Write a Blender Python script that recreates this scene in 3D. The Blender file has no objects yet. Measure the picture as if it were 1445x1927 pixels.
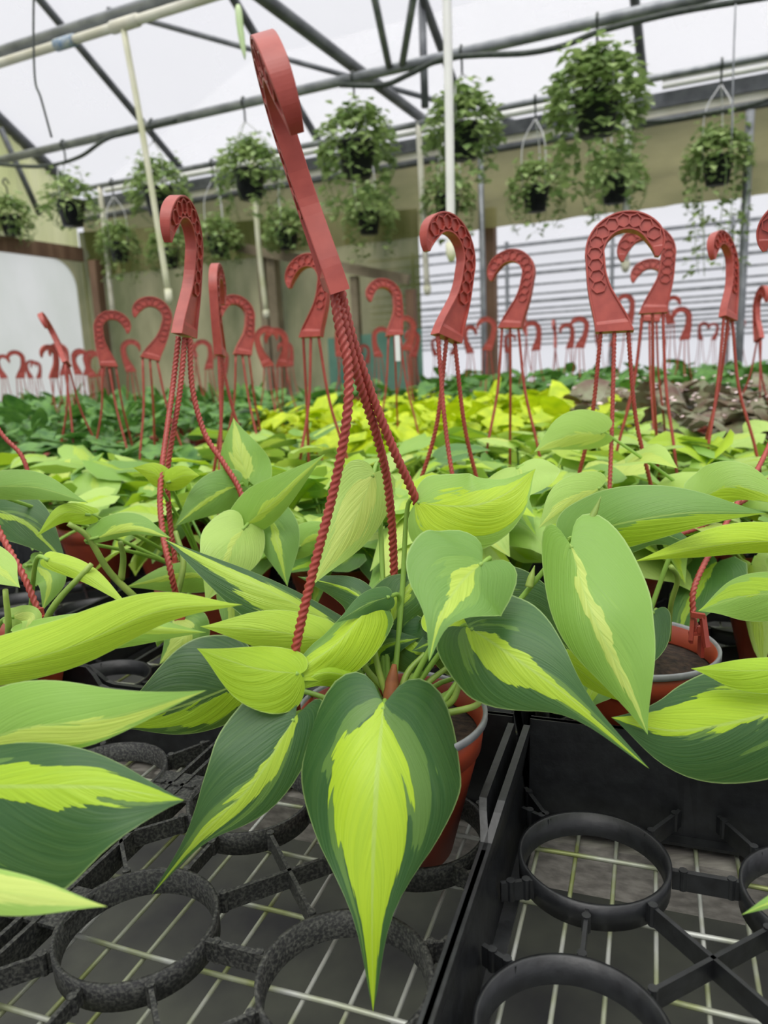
import bpy, math, random
import numpy as np
from mathutils import Matrix, Vector

S = bpy.context.scene
COL = S.collection
rng = random.Random(7)

# ------------------------------------------------------------------ camera, world, light, exposure
CAMZ = 1.19                                   # eye height of the crouching photographer
F, PITCH, ROLL, IW, IH = 1400.0, math.radians(11.3), math.radians(2.6), 1445, 1927
cf = np.array([0, math.cos(PITCH), -math.sin(PITCH)])
_r0 = np.array([1.0, 0, 0]); _u0 = np.cross(_r0, cf)
cr = math.cos(ROLL) * _r0 - math.sin(ROLL) * _u0
cu = math.sin(ROLL) * _r0 + math.cos(ROLL) * _u0
C0 = np.array([0, 0, CAMZ])

cam_d = bpy.data.cameras.new('camera')
cam = bpy.data.objects.new('camera', cam_d); COL.objects.link(cam); S.camera = cam
cam.matrix_world = Matrix(((cr[0], cu[0], -cf[0], 0), (cr[1], cu[1], -cf[1], 0), (cr[2], cu[2], -cf[2], CAMZ), (0, 0, 0, 1)))
cam_d.sensor_fit = 'VERTICAL'; cam_d.sensor_height = 36.0; cam_d.sensor_width = 27.0
cam_d.lens = 36.0 * F / IH
cam_d.clip_start = 0.02; cam_d.clip_end = 200
cam_d.dof.use_dof = True
cam_d.dof.focus_distance = 0.66
cam_d.dof.aperture_fstop = 6.9

S.view_settings.view_transform = 'Standard'; S.view_settings.look = 'None'
S.view_settings.gamma = 1.0; S.view_settings.use_curve_mapping = False
S.view_settings.exposure = 0.0
S.cycles.max_bounces = 9; S.cycles.diffuse_bounces = 4; S.cycles.transparent_max_bounces = 12
S.cycles.transmission_bounces = 5; S.cycles.glossy_bounces = 3
S.cycles.sample_clamp_indirect = 6.0

SKY_HORIZON, SKY_ZENITH = 0.84, 3.3
w = bpy.data.worlds.new('overcast'); S.world = w; w.use_nodes = True
nt = w.node_tree; nt.nodes.clear()
tc = nt.nodes.new('ShaderNodeTexCoord'); sp = nt.nodes.new('ShaderNodeSeparateXYZ')
rp = nt.nodes.new('ShaderNodeValToRGB'); bg = nt.nodes.new('ShaderNodeBackground'); wo = nt.nodes.new('ShaderNodeOutputWorld')
nt.links.new(tc.outputs['Generated'], sp.inputs[0]); nt.links.new(sp.outputs['Z'], rp.inputs[0])
e = rp.color_ramp.elements
e[0].position = 0.0; e[0].color = (SKY_HORIZON * .93, SKY_HORIZON * .94, SKY_HORIZON * 1.0, 1)
e[1].position = 1.0; e[1].color = (SKY_ZENITH, SKY_ZENITH * .99, SKY_ZENITH * .97, 1)
x = e.new(0.52); x.color = (SKY_HORIZON * 1.0, SKY_HORIZON * 1.0, SKY_HORIZON * 1.06, 1)
nt.links.new(rp.outputs[0], bg.inputs[0]); nt.links.new(bg.outputs[0], wo.inputs[0])

sun_d = bpy.data.lights.new('sun', 'SUN'); sun_d.energy = 2.0; sun_d.angle = math.radians(35); sun_d.color = (1, .98, .94)
sun = bpy.data.objects.new('sun', sun_d); COL.objects.link(sun)
sun.rotation_euler = (math.radians(28), math.radians(-14), 0)


# ------------------------------------------------------------------ coordinates
def ray(px, py): return cf + cr * (px - IW / 2) / F - cu * (py - IH / 2) / F
def P(px, py, d): return C0 + ray(px, py) * d                 # a point at depth d
def proj(p):
    q = p - C0; d = q @ cf
    return IW / 2 + F * (q @ cr) / d, IH / 2 - F * (q @ cu) / d, d
A_ = math.radians(20); B_ = math.radians(26)
eu = np.array([math.sin(A_), math.cos(A_), 0]); ev = np.array([math.cos(A_), -math.sin(A_), 0])   # bench axes
gu = np.array([math.sin(B_), math.cos(B_), 0]); gv = np.array([math.cos(B_), -math.sin(B_), 0])   # greenhouse axes
Zh = np.array([0, 0, 1.0])
def U(u, v, h=0.0): return u * eu + v * ev + Zh * (CAMZ + h)  # bench coordinates, h from eye level
def G(w_, v, h=0.0): return w_ * gu + v * gv + Zh * (CAMZ + h)
def on_w(px, py, w_): d = ray(px, py); return C0 + d * (w_ / (d @ gu))
def on_v(px, py, v): d = ray(px, py); return C0 + d * (v / (d @ gv))
def on_h(px, py, h): d = ray(px, py); return C0 + d * (h / d[2])
def unit(a): a = np.asarray(a, float); return a / (np.linalg.norm(a) + 1e-12)


# ------------------------------------------------------------------ materials
def lin(r, g, b):
    f = lambda c: (c / 255 / 12.92) if c / 255 <= .04045 else ((c / 255 + .055) / 1.055) ** 2.4
    return (f(r), f(g), f(b), 1)
def new_mat(name):
    m = bpy.data.materials.new(name); m.use_nodes = True
    n = m.node_tree.nodes; n.clear()
    return m, n, m.node_tree.links
def mat(name, c1, c2=None, scale=20, rough=.5, metal=0, bump=0, detail=4, lo=.35, hi=.65, transl=0.0, stretch=None, spec=.5):
    m, n, l = new_mat(name)
    out = n.new('ShaderNodeOutputMaterial'); b = n.new('ShaderNodeBsdfPrincipled')
    b.inputs['Roughness'].default_value = rough; b.inputs['Metallic'].default_value = metal
    b.inputs['Specular IOR Level'].default_value = spec
    t = n.new('ShaderNodeTexCoord'); no = n.new('ShaderNodeTexNoise'); no.inputs['Scale'].default_value = scale; no.inputs['Detail'].default_value = detail
    if stretch:
        mp = n.new('ShaderNodeMapping'); mp.inputs['Scale'].default_value = stretch
        l.new(t.outputs['Object'], mp.inputs[0]); l.new(mp.outputs[0], no.inputs['Vector'])
    else: l.new(t.outputs['Object'], no.inputs['Vector'])
    r = n.new('ShaderNodeValToRGB'); r.color_ramp.elements[0].position = lo; r.color_ramp.elements[1].position = hi
    r.color_ramp.elements[0].color = lin(*c1); r.color_ramp.elements[1].color = lin(*(c2 or c1))
    l.new(no.outputs['Fac'], r.inputs[0]); l.new(r.outputs[0], b.inputs['Base Color'])
    if bump:
        bp = n.new('ShaderNodeBump'); bp.inputs['Strength'].default_value = bump; bp.inputs['Distance'].default_value = .002
        l.new(no.outputs['Fac'], bp.inputs['Height']); l.new(bp.outputs[0], b.inputs['Normal'])
    if transl:
        tr = n.new('ShaderNodeBsdfTranslucent'); mx = n.new('ShaderNodeMixShader'); mx.inputs[0].default_value = transl
        l.new(r.outputs[0], tr.inputs[0]); l.new(b.outputs[0], mx.inputs[1]); l.new(tr.outputs[0], mx.inputs[2]); l.new(mx.outputs[0], out.inputs[0])
    else: l.new(b.outputs[0], out.inputs[0])
    return m
def film_mat(name, c1, c2, clear, scale=1.5, stretch=(1, 1, 1), lo=.3, hi=.7, mixd=.5):
    m, n, l = new_mat(name)
    out = n.new('ShaderNodeOutputMaterial'); tp = n.new('ShaderNodeBsdfTransparent'); tl = n.new('ShaderNodeBsdfTranslucent')
    df = n.new('ShaderNodeBsdfDiffuse'); m1 = n.new('ShaderNodeMixShader'); m2 = n.new('ShaderNodeMixShader')
    t = n.new('ShaderNodeTexCoord'); mp = n.new('ShaderNodeMapping'); mp.inputs['Scale'].default_value = stretch
    no = n.new('ShaderNodeTexNoise'); no.inputs['Scale'].default_value = scale; no.inputs['Detail'].default_value = 6
    r = n.new('ShaderNodeValToRGB'); r.color_ramp.elements[0].position = lo; r.color_ramp.elements[1].position = hi
    r.color_ramp.elements[0].color = lin(*c1); r.color_ramp.elements[1].color = lin(*c2)
    l.new(t.outputs['Object'], mp.inputs[0]); l.new(mp.outputs[0], no.inputs['Vector']); l.new(no.outputs['Fac'], r.inputs[0])
    l.new(r.outputs[0], tl.inputs[0]); l.new(r.outputs[0], df.inputs[0])
    m1.inputs[0].default_value = mixd; l.new(tl.outputs[0], m1.inputs[1]); l.new(df.outputs[0], m1.inputs[2])
    m2.inputs[0].default_value = clear; l.new(m1.outputs[0], m2.inputs[1]); l.new(tp.outputs[0], m2.inputs[2]); l.new(m2.outputs[0], out.inputs[0])
    return m

def leaf_mat(name):
    m, n, l = new_mat(name)
    def math_(op, a, b=None, clamp=False):
        k = n.new('ShaderNodeMath'); k.operation = op; k.use_clamp = clamp
        for i, v in enumerate((a, b)):
            if v is None: continue
            if isinstance(v, (int, float)): k.inputs[i].default_value = v
            else: l.new(v, k.inputs[i])
        return k.outputs[0]
    def attr(nm):
        a = n.new('ShaderNodeAttribute'); a.attribute_name = nm
        s = n.new('ShaderNodeSeparateXYZ'); l.new(a.outputs['Vector'], s.inputs[0]); return s.outputs
    def comb(a, b, c):
        k = n.new('ShaderNodeCombineXYZ')
        for i, v in enumerate((a, b, c)):
            if isinstance(v, (int, float)): k.inputs[i].default_value = v
            else: l.new(v, k.inputs[i])
        return k.outputs[0]
    def noise(vec, scale, detail=3):
        k = n.new('ShaderNodeTexNoise'); k.inputs['Scale'].default_value = scale; k.inputs['Detail'].default_value = detail
        l.new(vec, k.inputs['Vector']); return k.outputs['Fac']
    def step(v, a, b):
        k = n.new('ShaderNodeMapRange'); k.interpolation_type = 'SMOOTHSTEP'
        k.inputs['From Min'].default_value = a; k.inputs['From Max'].default_value = b
        l.new(v, k.inputs['Value']); return k.outputs[0]
    def mix(f, a, b):
        k = n.new('ShaderNodeMix'); k.data_type = 'RGBA'
        if isinstance(f, (int, float)): k.inputs[0].default_value = f
        else: l.new(f, k.inputs[0])
        for i, v in ((6, a), (7, b)):
            if isinstance(v, tuple): k.inputs[i].default_value = v
            else: l.new(v, k.inputs[i])
        return k.outputs[2]
    t, s, seed = attr('lt'); off, hw, tone = attr('lp'); lime, pale, under = attr('lq')
    at = math_('ABSOLUTE', t)
    sd = math_('MULTIPLY', seed, 61.0)
    vv = math_('SUBTRACT', s, math_('MULTIPLY', at, .85))                         # along the curved side veins
    vein_vec = comb(math_('MULTIPLY', vv, 34.0), math_('MULTIPLY', t, 2.2), sd)
    vein = noise(vein_vec, 1.0, 3)
    vs_ = math_('SUBTRACT', s, math_('MULTIPLY', at, .95))
    edge = noise(comb(math_('MULTIPLY', t, 1.3), math_('MULTIPLY', vs_, 8.5), sd), 1.0, 6)
    edge2 = noise(comb(math_('MULTIPLY', t, 1.5), math_('MULTIPLY', s, 2.6), math_('ADD', sd, 9.0)), 1.0, 4)
    dist = math_('ABSOLUTE', math_('SUBTRACT', t, math_('ADD', off, math_('MULTIPLY', math_('SUBTRACT', edge2, .5), .6))))
    hw = math_('MULTIPLY', hw, math_('ADD', .42, math_('MULTIPLY', step(s, .0, .42), .62)))
    hwn = math_('ADD', hw, math_('MULTIPLY', math_('SUBTRACT', edge, .5), math_('MINIMUM', .7, math_('MULTIPLY', hw, 1.7))))
    band = step(math_('SUBTRACT', hwn, dist), -.004, .008)
    patch = noise(comb(math_('MULTIPLY', t, 1.1), math_('MULTIPLY', vs_, 3.4), math_('ADD', sd, 21.0)), 1.0, 4)
    sector = math_('MULTIPLY', step(math_('SUBTRACT', math_('ADD', math_('MULTIPLY', hw, 1.0), math_('MULTIPLY', math_('SUBTRACT', patch, .5), 2.4)), dist), -.005, .010), .6)
    ramp = n.new('ShaderNodeValToRGB'); l.new(tone, ramp.inputs[0]); e = ramp.color_ramp.elements
    e[0].position = 0; e[0].color = lin(42, 82, 44); e[1].position = 1; e[1].color = lin(180, 210, 108)
    q = e.new(.35); q.color = lin(78, 124, 62); q = e.new(.7); q.color = lin(138, 182, 76)
    base = mix(math_('MULTIPLY', step(vein, .35, .7), .16), ramp.outputs[0], mix(.5, ramp.outputs[0], lin(150, 185, 100)))
    midc = mix(.5, ramp.outputs[0], lin(150, 190, 84))
    limec = mix(pale, mix(lime, lin(152, 192, 48), lin(184, 214, 46)), lin(206, 220, 124))
    limev = mix(math_('MULTIPLY', step(vein, .4, .7), .26), limec, lin(128, 172, 40))
    c = mix(sector, base, midc)
    c = mix(band, c, limev)
    c = mix(math_('MULTIPLY', step(math_('SUBTRACT', .035, at), 0, .02), .55), c, lin(176, 204, 104))       # midrib
    c = mix(math_('MULTIPLY', step(at, .965, .99), .5), c, lin(178, 204, 130))                            # pale margin
    pr = n.new('ShaderNodeBsdfPrincipled'); pr.inputs['Roughness'].default_value = .42; pr.inputs['Specular IOR Level'].default_value = .45
    l.new(c, pr.inputs['Base Color'])
    hgt = math_('ADD', math_('MULTIPLY', vein, .6), math_('MULTIPLY', math_('MULTIPLY', band, edge), 1.2))
    bp = n.new('ShaderNodeBump'); bp.inputs['Strength'].default_value = .32; bp.inputs['Distance'].default_value = .0030
    l.new(hgt, bp.inputs['Height']); l.new(bp.outputs[0], pr.inputs['Normal'])
    tr = n.new('ShaderNodeBsdfTranslucent'); l.new(mix(.35, c, lin(190, 220, 40)), tr.inputs[0])
    mx = n.new('ShaderNodeMixShader'); mx.inputs[0].default_value = .30
    l.new(pr.outputs[0], mx.inputs[1]); l.new(tr.outputs[0], mx.inputs[2])
    out = n.new('ShaderNodeOutputMaterial'); l.new(mx.outputs[0], out.inputs[0])
    return m

M = {}
M['leaf'] = leaf_mat('variegated_leaf')
M['hook'] = mat('terracotta_red_plastic', (150, 58, 48), (166, 70, 58), 60, .42, bump=.08)
M['pot'] = mat('terracotta_pot_plastic', (138, 52, 28), (156, 62, 34), 30, .5, bump=.05)
M['rim'] = mat('grey_plastic_rim', (122, 124, 126), (142, 144, 146), 60, .45)
M['soil'] = mat('peat_soil', (26, 20, 15), (62, 48, 36), 160, .95, bump=.8)
M['tray'] = mat('black_tray_plastic', (16, 17, 19), (34, 36, 38), 90, .42, bump=.25, lo=.3, hi=.8)
M['tray_worn'] = mat('dusty_black_tray_plastic', (26, 27, 28), (96, 97, 90), 420, .6, bump=.3, lo=.42, hi=.86, detail=10)
M['wire'] = mat('galvanised_wire_with_algae', (176, 178, 172), (128, 136, 84), 14, .5, metal=.35, bump=.1, lo=.42, hi=.62)
M['board'] = mat('weathered_grey_board', (112, 108, 102), (146, 142, 134), 12, .85, bump=.4, stretch=(3, 14, 14))
M['floor'] = mat('dark_woven_ground_cloth', (54, 54, 56), (92, 94, 84), 3.2, .9, bump=.2, detail=7)
M['steel'] = mat('galvanised_steel_pipe', (116, 120, 124), (150, 153, 156), 9, .45, metal=.5)
M['steel_dark'] = mat('dull_grey_steel', (84, 87, 92), (112, 115, 119), 8, .5, metal=.3)
M['pvc'] = mat('cream_pvc_pipe', (206, 202, 182), (226, 224, 210), 6, .45)
M['pvc_green'] = mat('algae_stained_pvc_pipe', (198, 200, 160), (220, 218, 196), 5, .5)
M['white'] = mat('white_painted_pipe', (226, 226, 222), (238, 238, 234), 5, .5)
M['black'] = mat('black_pot_plastic', (20, 22, 28), (34, 36, 44), 20, .45)
M['hose'] = mat('dark_hose_rubber', (42, 48, 46), (66, 74, 66), 30, .6)
M['wood'] = mat('brown_timber', (104, 78, 60), (134, 106, 84), 5, .8, bump=.3, stretch=(2, 2, .4))
M['wood_grey'] = mat('grey_brown_timber', (118, 106, 86), (150, 138, 114), 5, .8, bump=.3)
M['clear'] = mat('clear_white_hanger_wire', (214, 214, 216), None, 5, .35)
M['film'] = film_mat('milky_roof_film', (228, 228, 232), (240, 240, 244), .72, .8)
M['wallfilm'] = film_mat('dirty_olive_wall_film', (98, 106, 58), (196, 190, 146), .05, 1.5, (1, 1, .4), .38, .68)
M['curtain'] = film_mat('olive_shade_curtain', (116, 118, 68), (186, 178, 128), .05, 2.0, (.5, .5, 1.2))
M['gable'] = film_mat('yellowed_corrugated_sheet', (196, 204, 128), (226, 228, 172), .10, 3, (1, 1, .25))
M['panel'] = film_mat('white_plastic_sheet', (222, 228, 220), (244, 246, 244), .08, 1.6, (1, 1, .5), mixd=.25)
M['farfilm'] = film_mat('white_side_wall_film', (240, 240, 242), (248, 248, 250), .9, .7)
M['darkleaf'] = mat('dark_green_foliage', (60, 108, 46), (106, 154, 66), 30, .45, transl=.22)
M['limeleaf'] = mat('neon_lime_foliage', (168, 196, 20), (206, 224, 30), 25, .5, transl=.3)
M['begonia'] = mat('olive_brown_begonia_foliage', (96, 66, 50), (132, 138, 104), 16, .35, transl=.15)
M['farleaf'] = mat('mid_green_foliage', (62, 110, 44), (100, 150, 60), 20, .5, transl=.25)
M['basketleaf'] = mat('hanging_basket_foliage', (116, 146, 84), (176, 196, 128), 9, .5, transl=.3)
M['petal'] = mat('pale_pink_petals', (226, 196, 196), (240, 224, 222), 20, .5)
M['tag'] = mat('white_plastic_tag', (226, 226, 228), None, 10, .4)
M['greentag'] = mat('pale_green_strip', (170, 196, 140), (190, 208, 160), 10, .5)
M['blue'] = mat('faded_blue_primer', (96, 130, 170), (190, 196, 190), 40, .5)
M['stem'] = mat('green_stem', (112, 140, 56), (150, 172, 80), 30, .5)
M['brick'] = mat('dry_brown_sheath', (112, 60, 26), (140, 84, 44), 60, .7)
M['teal'] = mat('teal_tarpaulin', (70, 120, 104), (110, 150, 130), 2, .7)


# ------------------------------------------------------------------ mesh helpers
WO = {}                                                          # world origin of each object
class MB:
    def __init__(s): s.v = []; s.f = []; s.n = 0; s.at = []
    def add(s, v, f, at=None):
        v = np.asarray(v, float); b = s.n
        s.v.append(v); s.n += len(v); s.f += [tuple(i + b for i in q) for q in f]
        if at is not None: s.at.append(at)
        return s
    def build(s, name, m, parent=None, smooth=True, origin=None, local=False):
        V = np.concatenate(s.v)
        if parent is not None: origin = WO[parent.name]
        if origin is None: origin = np.zeros(3)
        me = bpy.data.meshes.new(name)
        me.from_pydata((V - origin).tolist(), [], s.f)
        if smooth: me.polygons.foreach_set('use_smooth', [True] * len(me.polygons))
        if s.at:
            A = [np.concatenate([a[k] for a in s.at]) for k in range(3)]
            for nm, arr in zip(('lt', 'lp', 'lq'), A):
                a = me.attributes.new(nm, 'FLOAT_VECTOR', 'POINT'); a.data.foreach_set('vector', arr.astype(np.float32).ravel())
        me.materials.append(m)
        o = bpy.data.objects.new(name, me); COL.objects.link(o)
        if parent is not None: o.parent = parent
        else: o.location = origin
        WO[o.name] = origin
        return o
    def tube(s, pts, r, sides=8, caps=True, lobes=0, twist=0.0, depth=.0):
        pts = np.asarray(pts, float); n = len(pts)
        r = np.broadcast_to(np.asarray(r, float), (n,))
        T = np.gradient(pts, axis=0); T /= np.linalg.norm(T, axis=1)[:, None] + 1e-12
        a = np.array([0, 0, 1.0]) if abs(T[0][2]) < .9 else np.array([1.0, 0, 0])
        N = unit(np.cross(T[0], a)); V = []; L = 0
        for i in range(n):
            N = unit(N - T[i] * (N @ T[i])); Bn = np.cross(T[i], N)
            if i: L += np.linalg.norm(pts[i] - pts[i - 1])
            th = np.arange(sides) * 2 * math.pi / sides
            rr = r[i] * np.ones(sides)
            if lobes: rr = r[i] * (1 - depth * (.5 + .5 * np.cos(lobes * (th - L * twist))))
            V.append(pts[i] + np.outer(rr * np.cos(th), N) + np.outer(rr * np.sin(th), Bn))
        V = np.concatenate(V); Fc = []
        for i in range(n - 1):
            for j in range(sides):
                k = (j + 1) % sides
                Fc.append((i * sides + j, i * sides + k, (i + 1) * sides + k, (i + 1) * sides + j))
        if caps: Fc += [tuple(range(sides))[::-1], tuple((n - 1) * sides + j for j in range(sides))]
        return s.add(V, Fc)
    def bar(s, a, b, wd, ht, up=(0, 0, 1)):                     # rectangular bar from a to b
        a = np.asarray(a, float); b = np.asarray(b, float); T = unit(b - a); X = unit(np.cross(T, up)); Y = np.cross(X, T)
        V = []
        for p in (a, b):
            for sx, sy in ((-1, -1), (1, -1), (1, 1), (-1, 1)): V.append(p + X * sx * wd / 2 + Y * sy * ht / 2)
        return s.add(V, [(0, 1, 2, 3)[::-1], (4, 5, 6, 7), (0, 1, 5, 4), (1, 2, 6, 5), (2, 3, 7, 6), (3, 0, 4, 7)])
    def lathe(s, prof, c, sides=48, wob=None):
        V = []; n = len(prof); c = np.asarray(c, float)
        for r, z in prof:
            for j in range(sides):
                t = 2 * math.pi * j / sides; V.append(c + np.array([r * math.cos(t), r * math.sin(t), z]))
        Fc = []
        for i in range(n - 1):
            for j in range(sides):
                k = (j + 1) % sides; Fc.append((i * sides + j, i * sides + k, (i + 1) * sides + k, (i + 1) * sides + j))
        return s.add(V, Fc)
    def quad(s, a, b, c, d): return s.add([a, b, c, d], [(0, 1, 2, 3)])

def tag(o, label=None, cat=None, group=None, kind=None):
    if label: o['label'] = label
    if cat: o['category'] = cat
    if group: o['group'] = group
    if kind: o['kind'] = kind
    return o
def empty(name, loc, label=None, cat=None, group=None):
    o = bpy.data.objects.new(name, None); COL.objects.link(o); o.location = Vector(loc); o.empty_display_size = .05; WO[o.name] = np.asarray(loc, float)
    return tag(o, label, cat, group)
def struct(o): o['kind'] = 'structure'; return o
def spline(pts, n):                                             # Catmull-Rom through the points
    p = [np.asarray(q, float) for q in pts]
    if len(p) == 2: return np.array([p[0] + (p[1] - p[0]) * t for t in np.linspace(0, 1, n)])
    p = [2 * p[0] - p[1]] + p + [2 * p[-1] - p[-2]]; m = len(p) - 3; out = []
    for t in np.linspace(0, m, n):
        i = min(int(t), m - 1); f = t - i; a, b, c, d = p[i:i + 4]
        out.append(.5 * (2 * b + (c - a) * f + (2 * a - 5 * b + 4 * c - d) * f * f + (3 * b - a - 3 * c + d) * f ** 3))
    return np.array(out)


# ------------------------------------------------------------------ the setting
def plane(name, a, b, c, d, m, nu=1, nv=1):
    mb = MB(); a, b, c, d = map(np.asarray, (a, b, c, d)); V = []; Fc = []
    for i in range(nu + 1):
        for j in range(nv + 1):
            s_, t_ = i / nu, j / nv; V.append((a * (1 - s_) + b * s_) * (1 - t_) + (d * (1 - s_) + c * s_) * t_)
    for i in range(nu):
        for j in range(nv): q = i * (nv + 1) + j; Fc.append((q, q + 1, q + nv + 2, q + nv + 1))
    mb.add(V, Fc); return struct(mb.build(name, m, smooth=False))
FL = -CAMZ
floor = plane('floor', G(-4, -12, FL), G(32, -12, FL), G(32, 14, FL), G(-4, 14, FL), M['floor'])
SL = .62; WG, HG, WR = 6.6, 2.10, 2.6; HR = HG + SL * (WG - WR)
plane('ceiling', G(WG + .1, -6.95, HG - .0), G(WR, -6.95, HR), G(WR, 9, HR), G(WG + .1, 9, HG - .0), M['film'])
plane('ceiling', G(WR, -6.95, HR), G(-1.4, -6.95, HG), G(-1.4, 9, HG), G(WR, 9, HR), M['film'])
plane('ceiling', G(WG + .3, -6.95, HG), G(10.4, -6.95, HR), G(10.4, 12, HR), G(WG + .3, 12, HG), M['film'])
plane('ceiling', G(10.4, -6.95, HR), G(14.3, -6.95, HG), G(14.3, 12, HG), G(10.4, 12, HR), M['film'])

# end wall on the left: white sheet, timber rail, yellowed corrugated gable
VE = -6.95
mb = MB(); rc = .30
pp = [G(-1.4, VE, FL), G(6.50, VE, FL)] + [G(6.50 - rc + rc * math.cos(a), VE, 1.30 - rc + rc * math.sin(a)) for a in np.linspace(0, math.pi / 2, 10)] + [G(-1.4, VE, 1.30)]
mb.add(pp, [tuple(range(len(pp)))]); struct(mb.build('wall_left', M['panel'], smooth=False))
pp = [G(6.50, VE - .01, FL), G(6.66, VE - .01, FL), G(6.66, VE - .01, 1.32), G(6.20, VE - .01, 1.32)] + [G(6.50 - rc + rc * math.cos(a), VE - .01, 1.30 - rc + rc * math.sin(a)) for a in np.linspace(math.pi / 2, 0, 10)]
mb = MB(); mb.add(pp, [tuple(range(len(pp)))]); struct(mb.build('wall_left_corner', M['wallfilm'], smooth=False))
mb = MB(); mb.bar(G(-1.4, VE + .03, 1.37), G(6.6, VE + .03, 1.37), .06, .15); struct(mb.build('trim_1', M['wood'], smooth=False))
mb = MB(); V = []; Fc = []; K = 240
for i in range(K + 1):
    w_ = -1.4 + (WG + 1.4) * i / K; top = HG + SL * (WG - w_) if w_ > WR else HG + SL * (w_ + 1.4)
    o_ = .018 * math.sin(i * 2.2)
    V += [G(w_, VE + o_, 1.44), G(w_, VE + o_, max(top - .02, 1.5))]
for i in range(K): Fc.append((2 * i, 2 * i + 2, 2 * i + 3, 2 * i + 1))
mb.add(V, Fc); struct(mb.build('wall_left_gable', M['gable']))
# back wall under the gutter, left half
plane('wall_back', G(WG + .02, -6.95, FL), G(WG + .02, -2.75, FL), G(WG + .02, -2.75, 1.36), G(WG + .02, -6.95, 1.62), M['wallfilm'])
# olive curtain hung under the gutter
mb = MB(); V = []; Fc = []; K = 160
for i in range(K + 1):
    v = -6.9 + 13 * i / K; o_ = .03 * math.sin(i * .7) + .02 * math.sin(i * 1.9)
    for j, h in enumerate((1.775, 1.45, 1.36, 1.33, 1.12)): V.append(G(WG + .05 + o_ * j / 4 + (.05 if j == 2 else 0), v, h - .0 * v))
for i in range(K):
    for j in range(4): q = i * 5 + j; Fc.append((q, q + 5, q + 6, q + 1))
mb.add(V, Fc); tag(mb.build('shade_curtain', M['curtain']), 'olive shade curtain hanging in a band below the grey gutter', 'curtain')
# side wall of the next bay with its rows of horizontal bars
WF = 14.2
plane('wall_far', G(WF, -7, FL), G(WF, 12, FL), G(WF, 12, HG), G(WF, -7, HG), M['farfilm'])
mb = MB()
for k in range(15):
    h = [2.02, 1.84, 1.63, 1.50, 1.30, 1.13, 1.0, .87, .78, .66, .57, .49, .40, .31, .22][k]
    mb.bar(G(WF - .05, -7, h), G(WF - .05, 12, h), .05, .035 + .02 * (k % 3 == 0))
struct(mb.build('wall_far_rails', M['steel'], smooth=False))
mb = MB()
for v in np.arange(-6, 12, 1.9): mb.bar(G(WF - .1, v, FL), G(WF - .1, v, HG), .06, .06, up=gu)
struct(mb.build('wall_far_studs', M['steel'], smooth=False))
mb = MB(); mb.bar(G(11.5, .5, 2.2), G(12.4, 2.6, .55), .05, .05); struct(mb.build('beam_1', M['steel_dark'], smooth=False))

# gutter beam between the bays
mb = MB(); mb.bar(G(WG, -6.95, 1.872), G(WG, 9, 1.872), .16, .105); struct(mb.build('beam_2', M['steel_dark'], smooth=False))
mb = MB(); mb.bar(G(WG, -6.95, 1.79), G(WG, 9, 1.79), .10, .058); struct(mb.build('beam_3', M['pvc'], smooth=False))
mb = MB(); mb.tube([G(WG - .06, -6.95, 1.728), G(WG - .06, 9, 1.728)], .03, 10); struct(mb.build('beam_4', M['steel_dark']))

# roof frame: rafters, tie, braces
def pipe(name, a, b, r, m='steel', n=2, struct_=True):
    mb = MB(); mb.tube(spline([a, b], n), r, 10); o = mb.build(name, M[m])
    return struct(o) if struct_ else o
for k, v in enumerate((-6.93, -5.377, -3.723, -2.272, -.818, .75, 2.3, 3.9)):
    pipe('beam_%d' % (5 + k), G(WG, v, HG - .03), G(WR, v, HR - .03), .035 if k else .06, 'steel_dark')
    pipe('beam_%d' % (14 + k), G(-1.4, v, HG - .03), G(WR, v, HR - .03), .035, 'steel_dark')
pipe('beam_30', G(6.6, -2.594, 2.03), G(-1.4, -2.594, 2.20), .042, 'steel_dark')
pipe('beam_31', G(5.75, -2.30, 2.62), G(5.75, -2.30, 1.9), .03, 'steel_dark')
def roofpt(px, py):
    d = ray(px, py); t = (HG + SL * WG) / (d[2] + SL * (d @ gu)); return C0 + d * t - Zh * .07
pipe('beam_32', roofpt(200, 0), roofpt(1000, 222), .022, 'steel_dark')
pipe('beam_33', on_w(732, 125, 5.0), on_w(697, -40, 4.4), .024, 'steel')
pipe('beam_34', on_w(757, 120, 5.0), on_w(784, -40, 4.4), .024, 'steel')
pipe('beam_35', on_v(0, 240, VE + .06), on_v(75, 405, VE + .06), .03, 'steel_dark')
pipe('beam_36', G(-1.4, -6.9, HG), G(-1.4, 9, HG), .05, 'steel_dark')

# long overhead pipes
def named_pipe(name, a, b, r, m, label, cat='pipe', parts=()):
    e_ = empty(name, a, label, cat)
    mb = MB(); mb.tube(spline([a, b], 3), r, 12); mb.build('pipe_run', M[m], e_)
    for pn, pa, pb, pr, pm in parts:
        mb = MB(); mb.tube([pa, pb], pr, 12); mb.build(pn, M[pm], e_)
    return e_
named_pipe('overhead_pipe', G(3.5, -6.9, 1.94), G(3.5, 6, 1.94), .032, 'steel', 'nearest grey steel pipe crossing the top left corner above the cream pipe')
tee = on_w(235, 45, 3.36); bl = on_w(123, 80, 3.36)
WB = 3.36; hB = tee[2] - CAMZ; vB = tee @ gv; vb2 = bl @ gv
named_pipe('irrigation_pipe', G(WB, -6.9, hB), G(WB, 6, hB), .024, 'pvc', 'cream plastic water pipe with a blue-stained coupling below the nearest steel pipe', 'pipe',
    [('tee_fitting', G(WB, vB - .09, hB), G(WB, vB + .09, hB), .032, 'pvc'), ('coupling', G(WB, vb2 - .07, hB), G(WB, vb2 + .07, hB), .031, 'blue')])
named_pipe('overhead_pipe', G(5.03, -6.9, 1.94), G(5.03, 6, 1.94), .034, 'steel', 'grey steel pipe that carries the upper row of black hanging pots')
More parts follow.
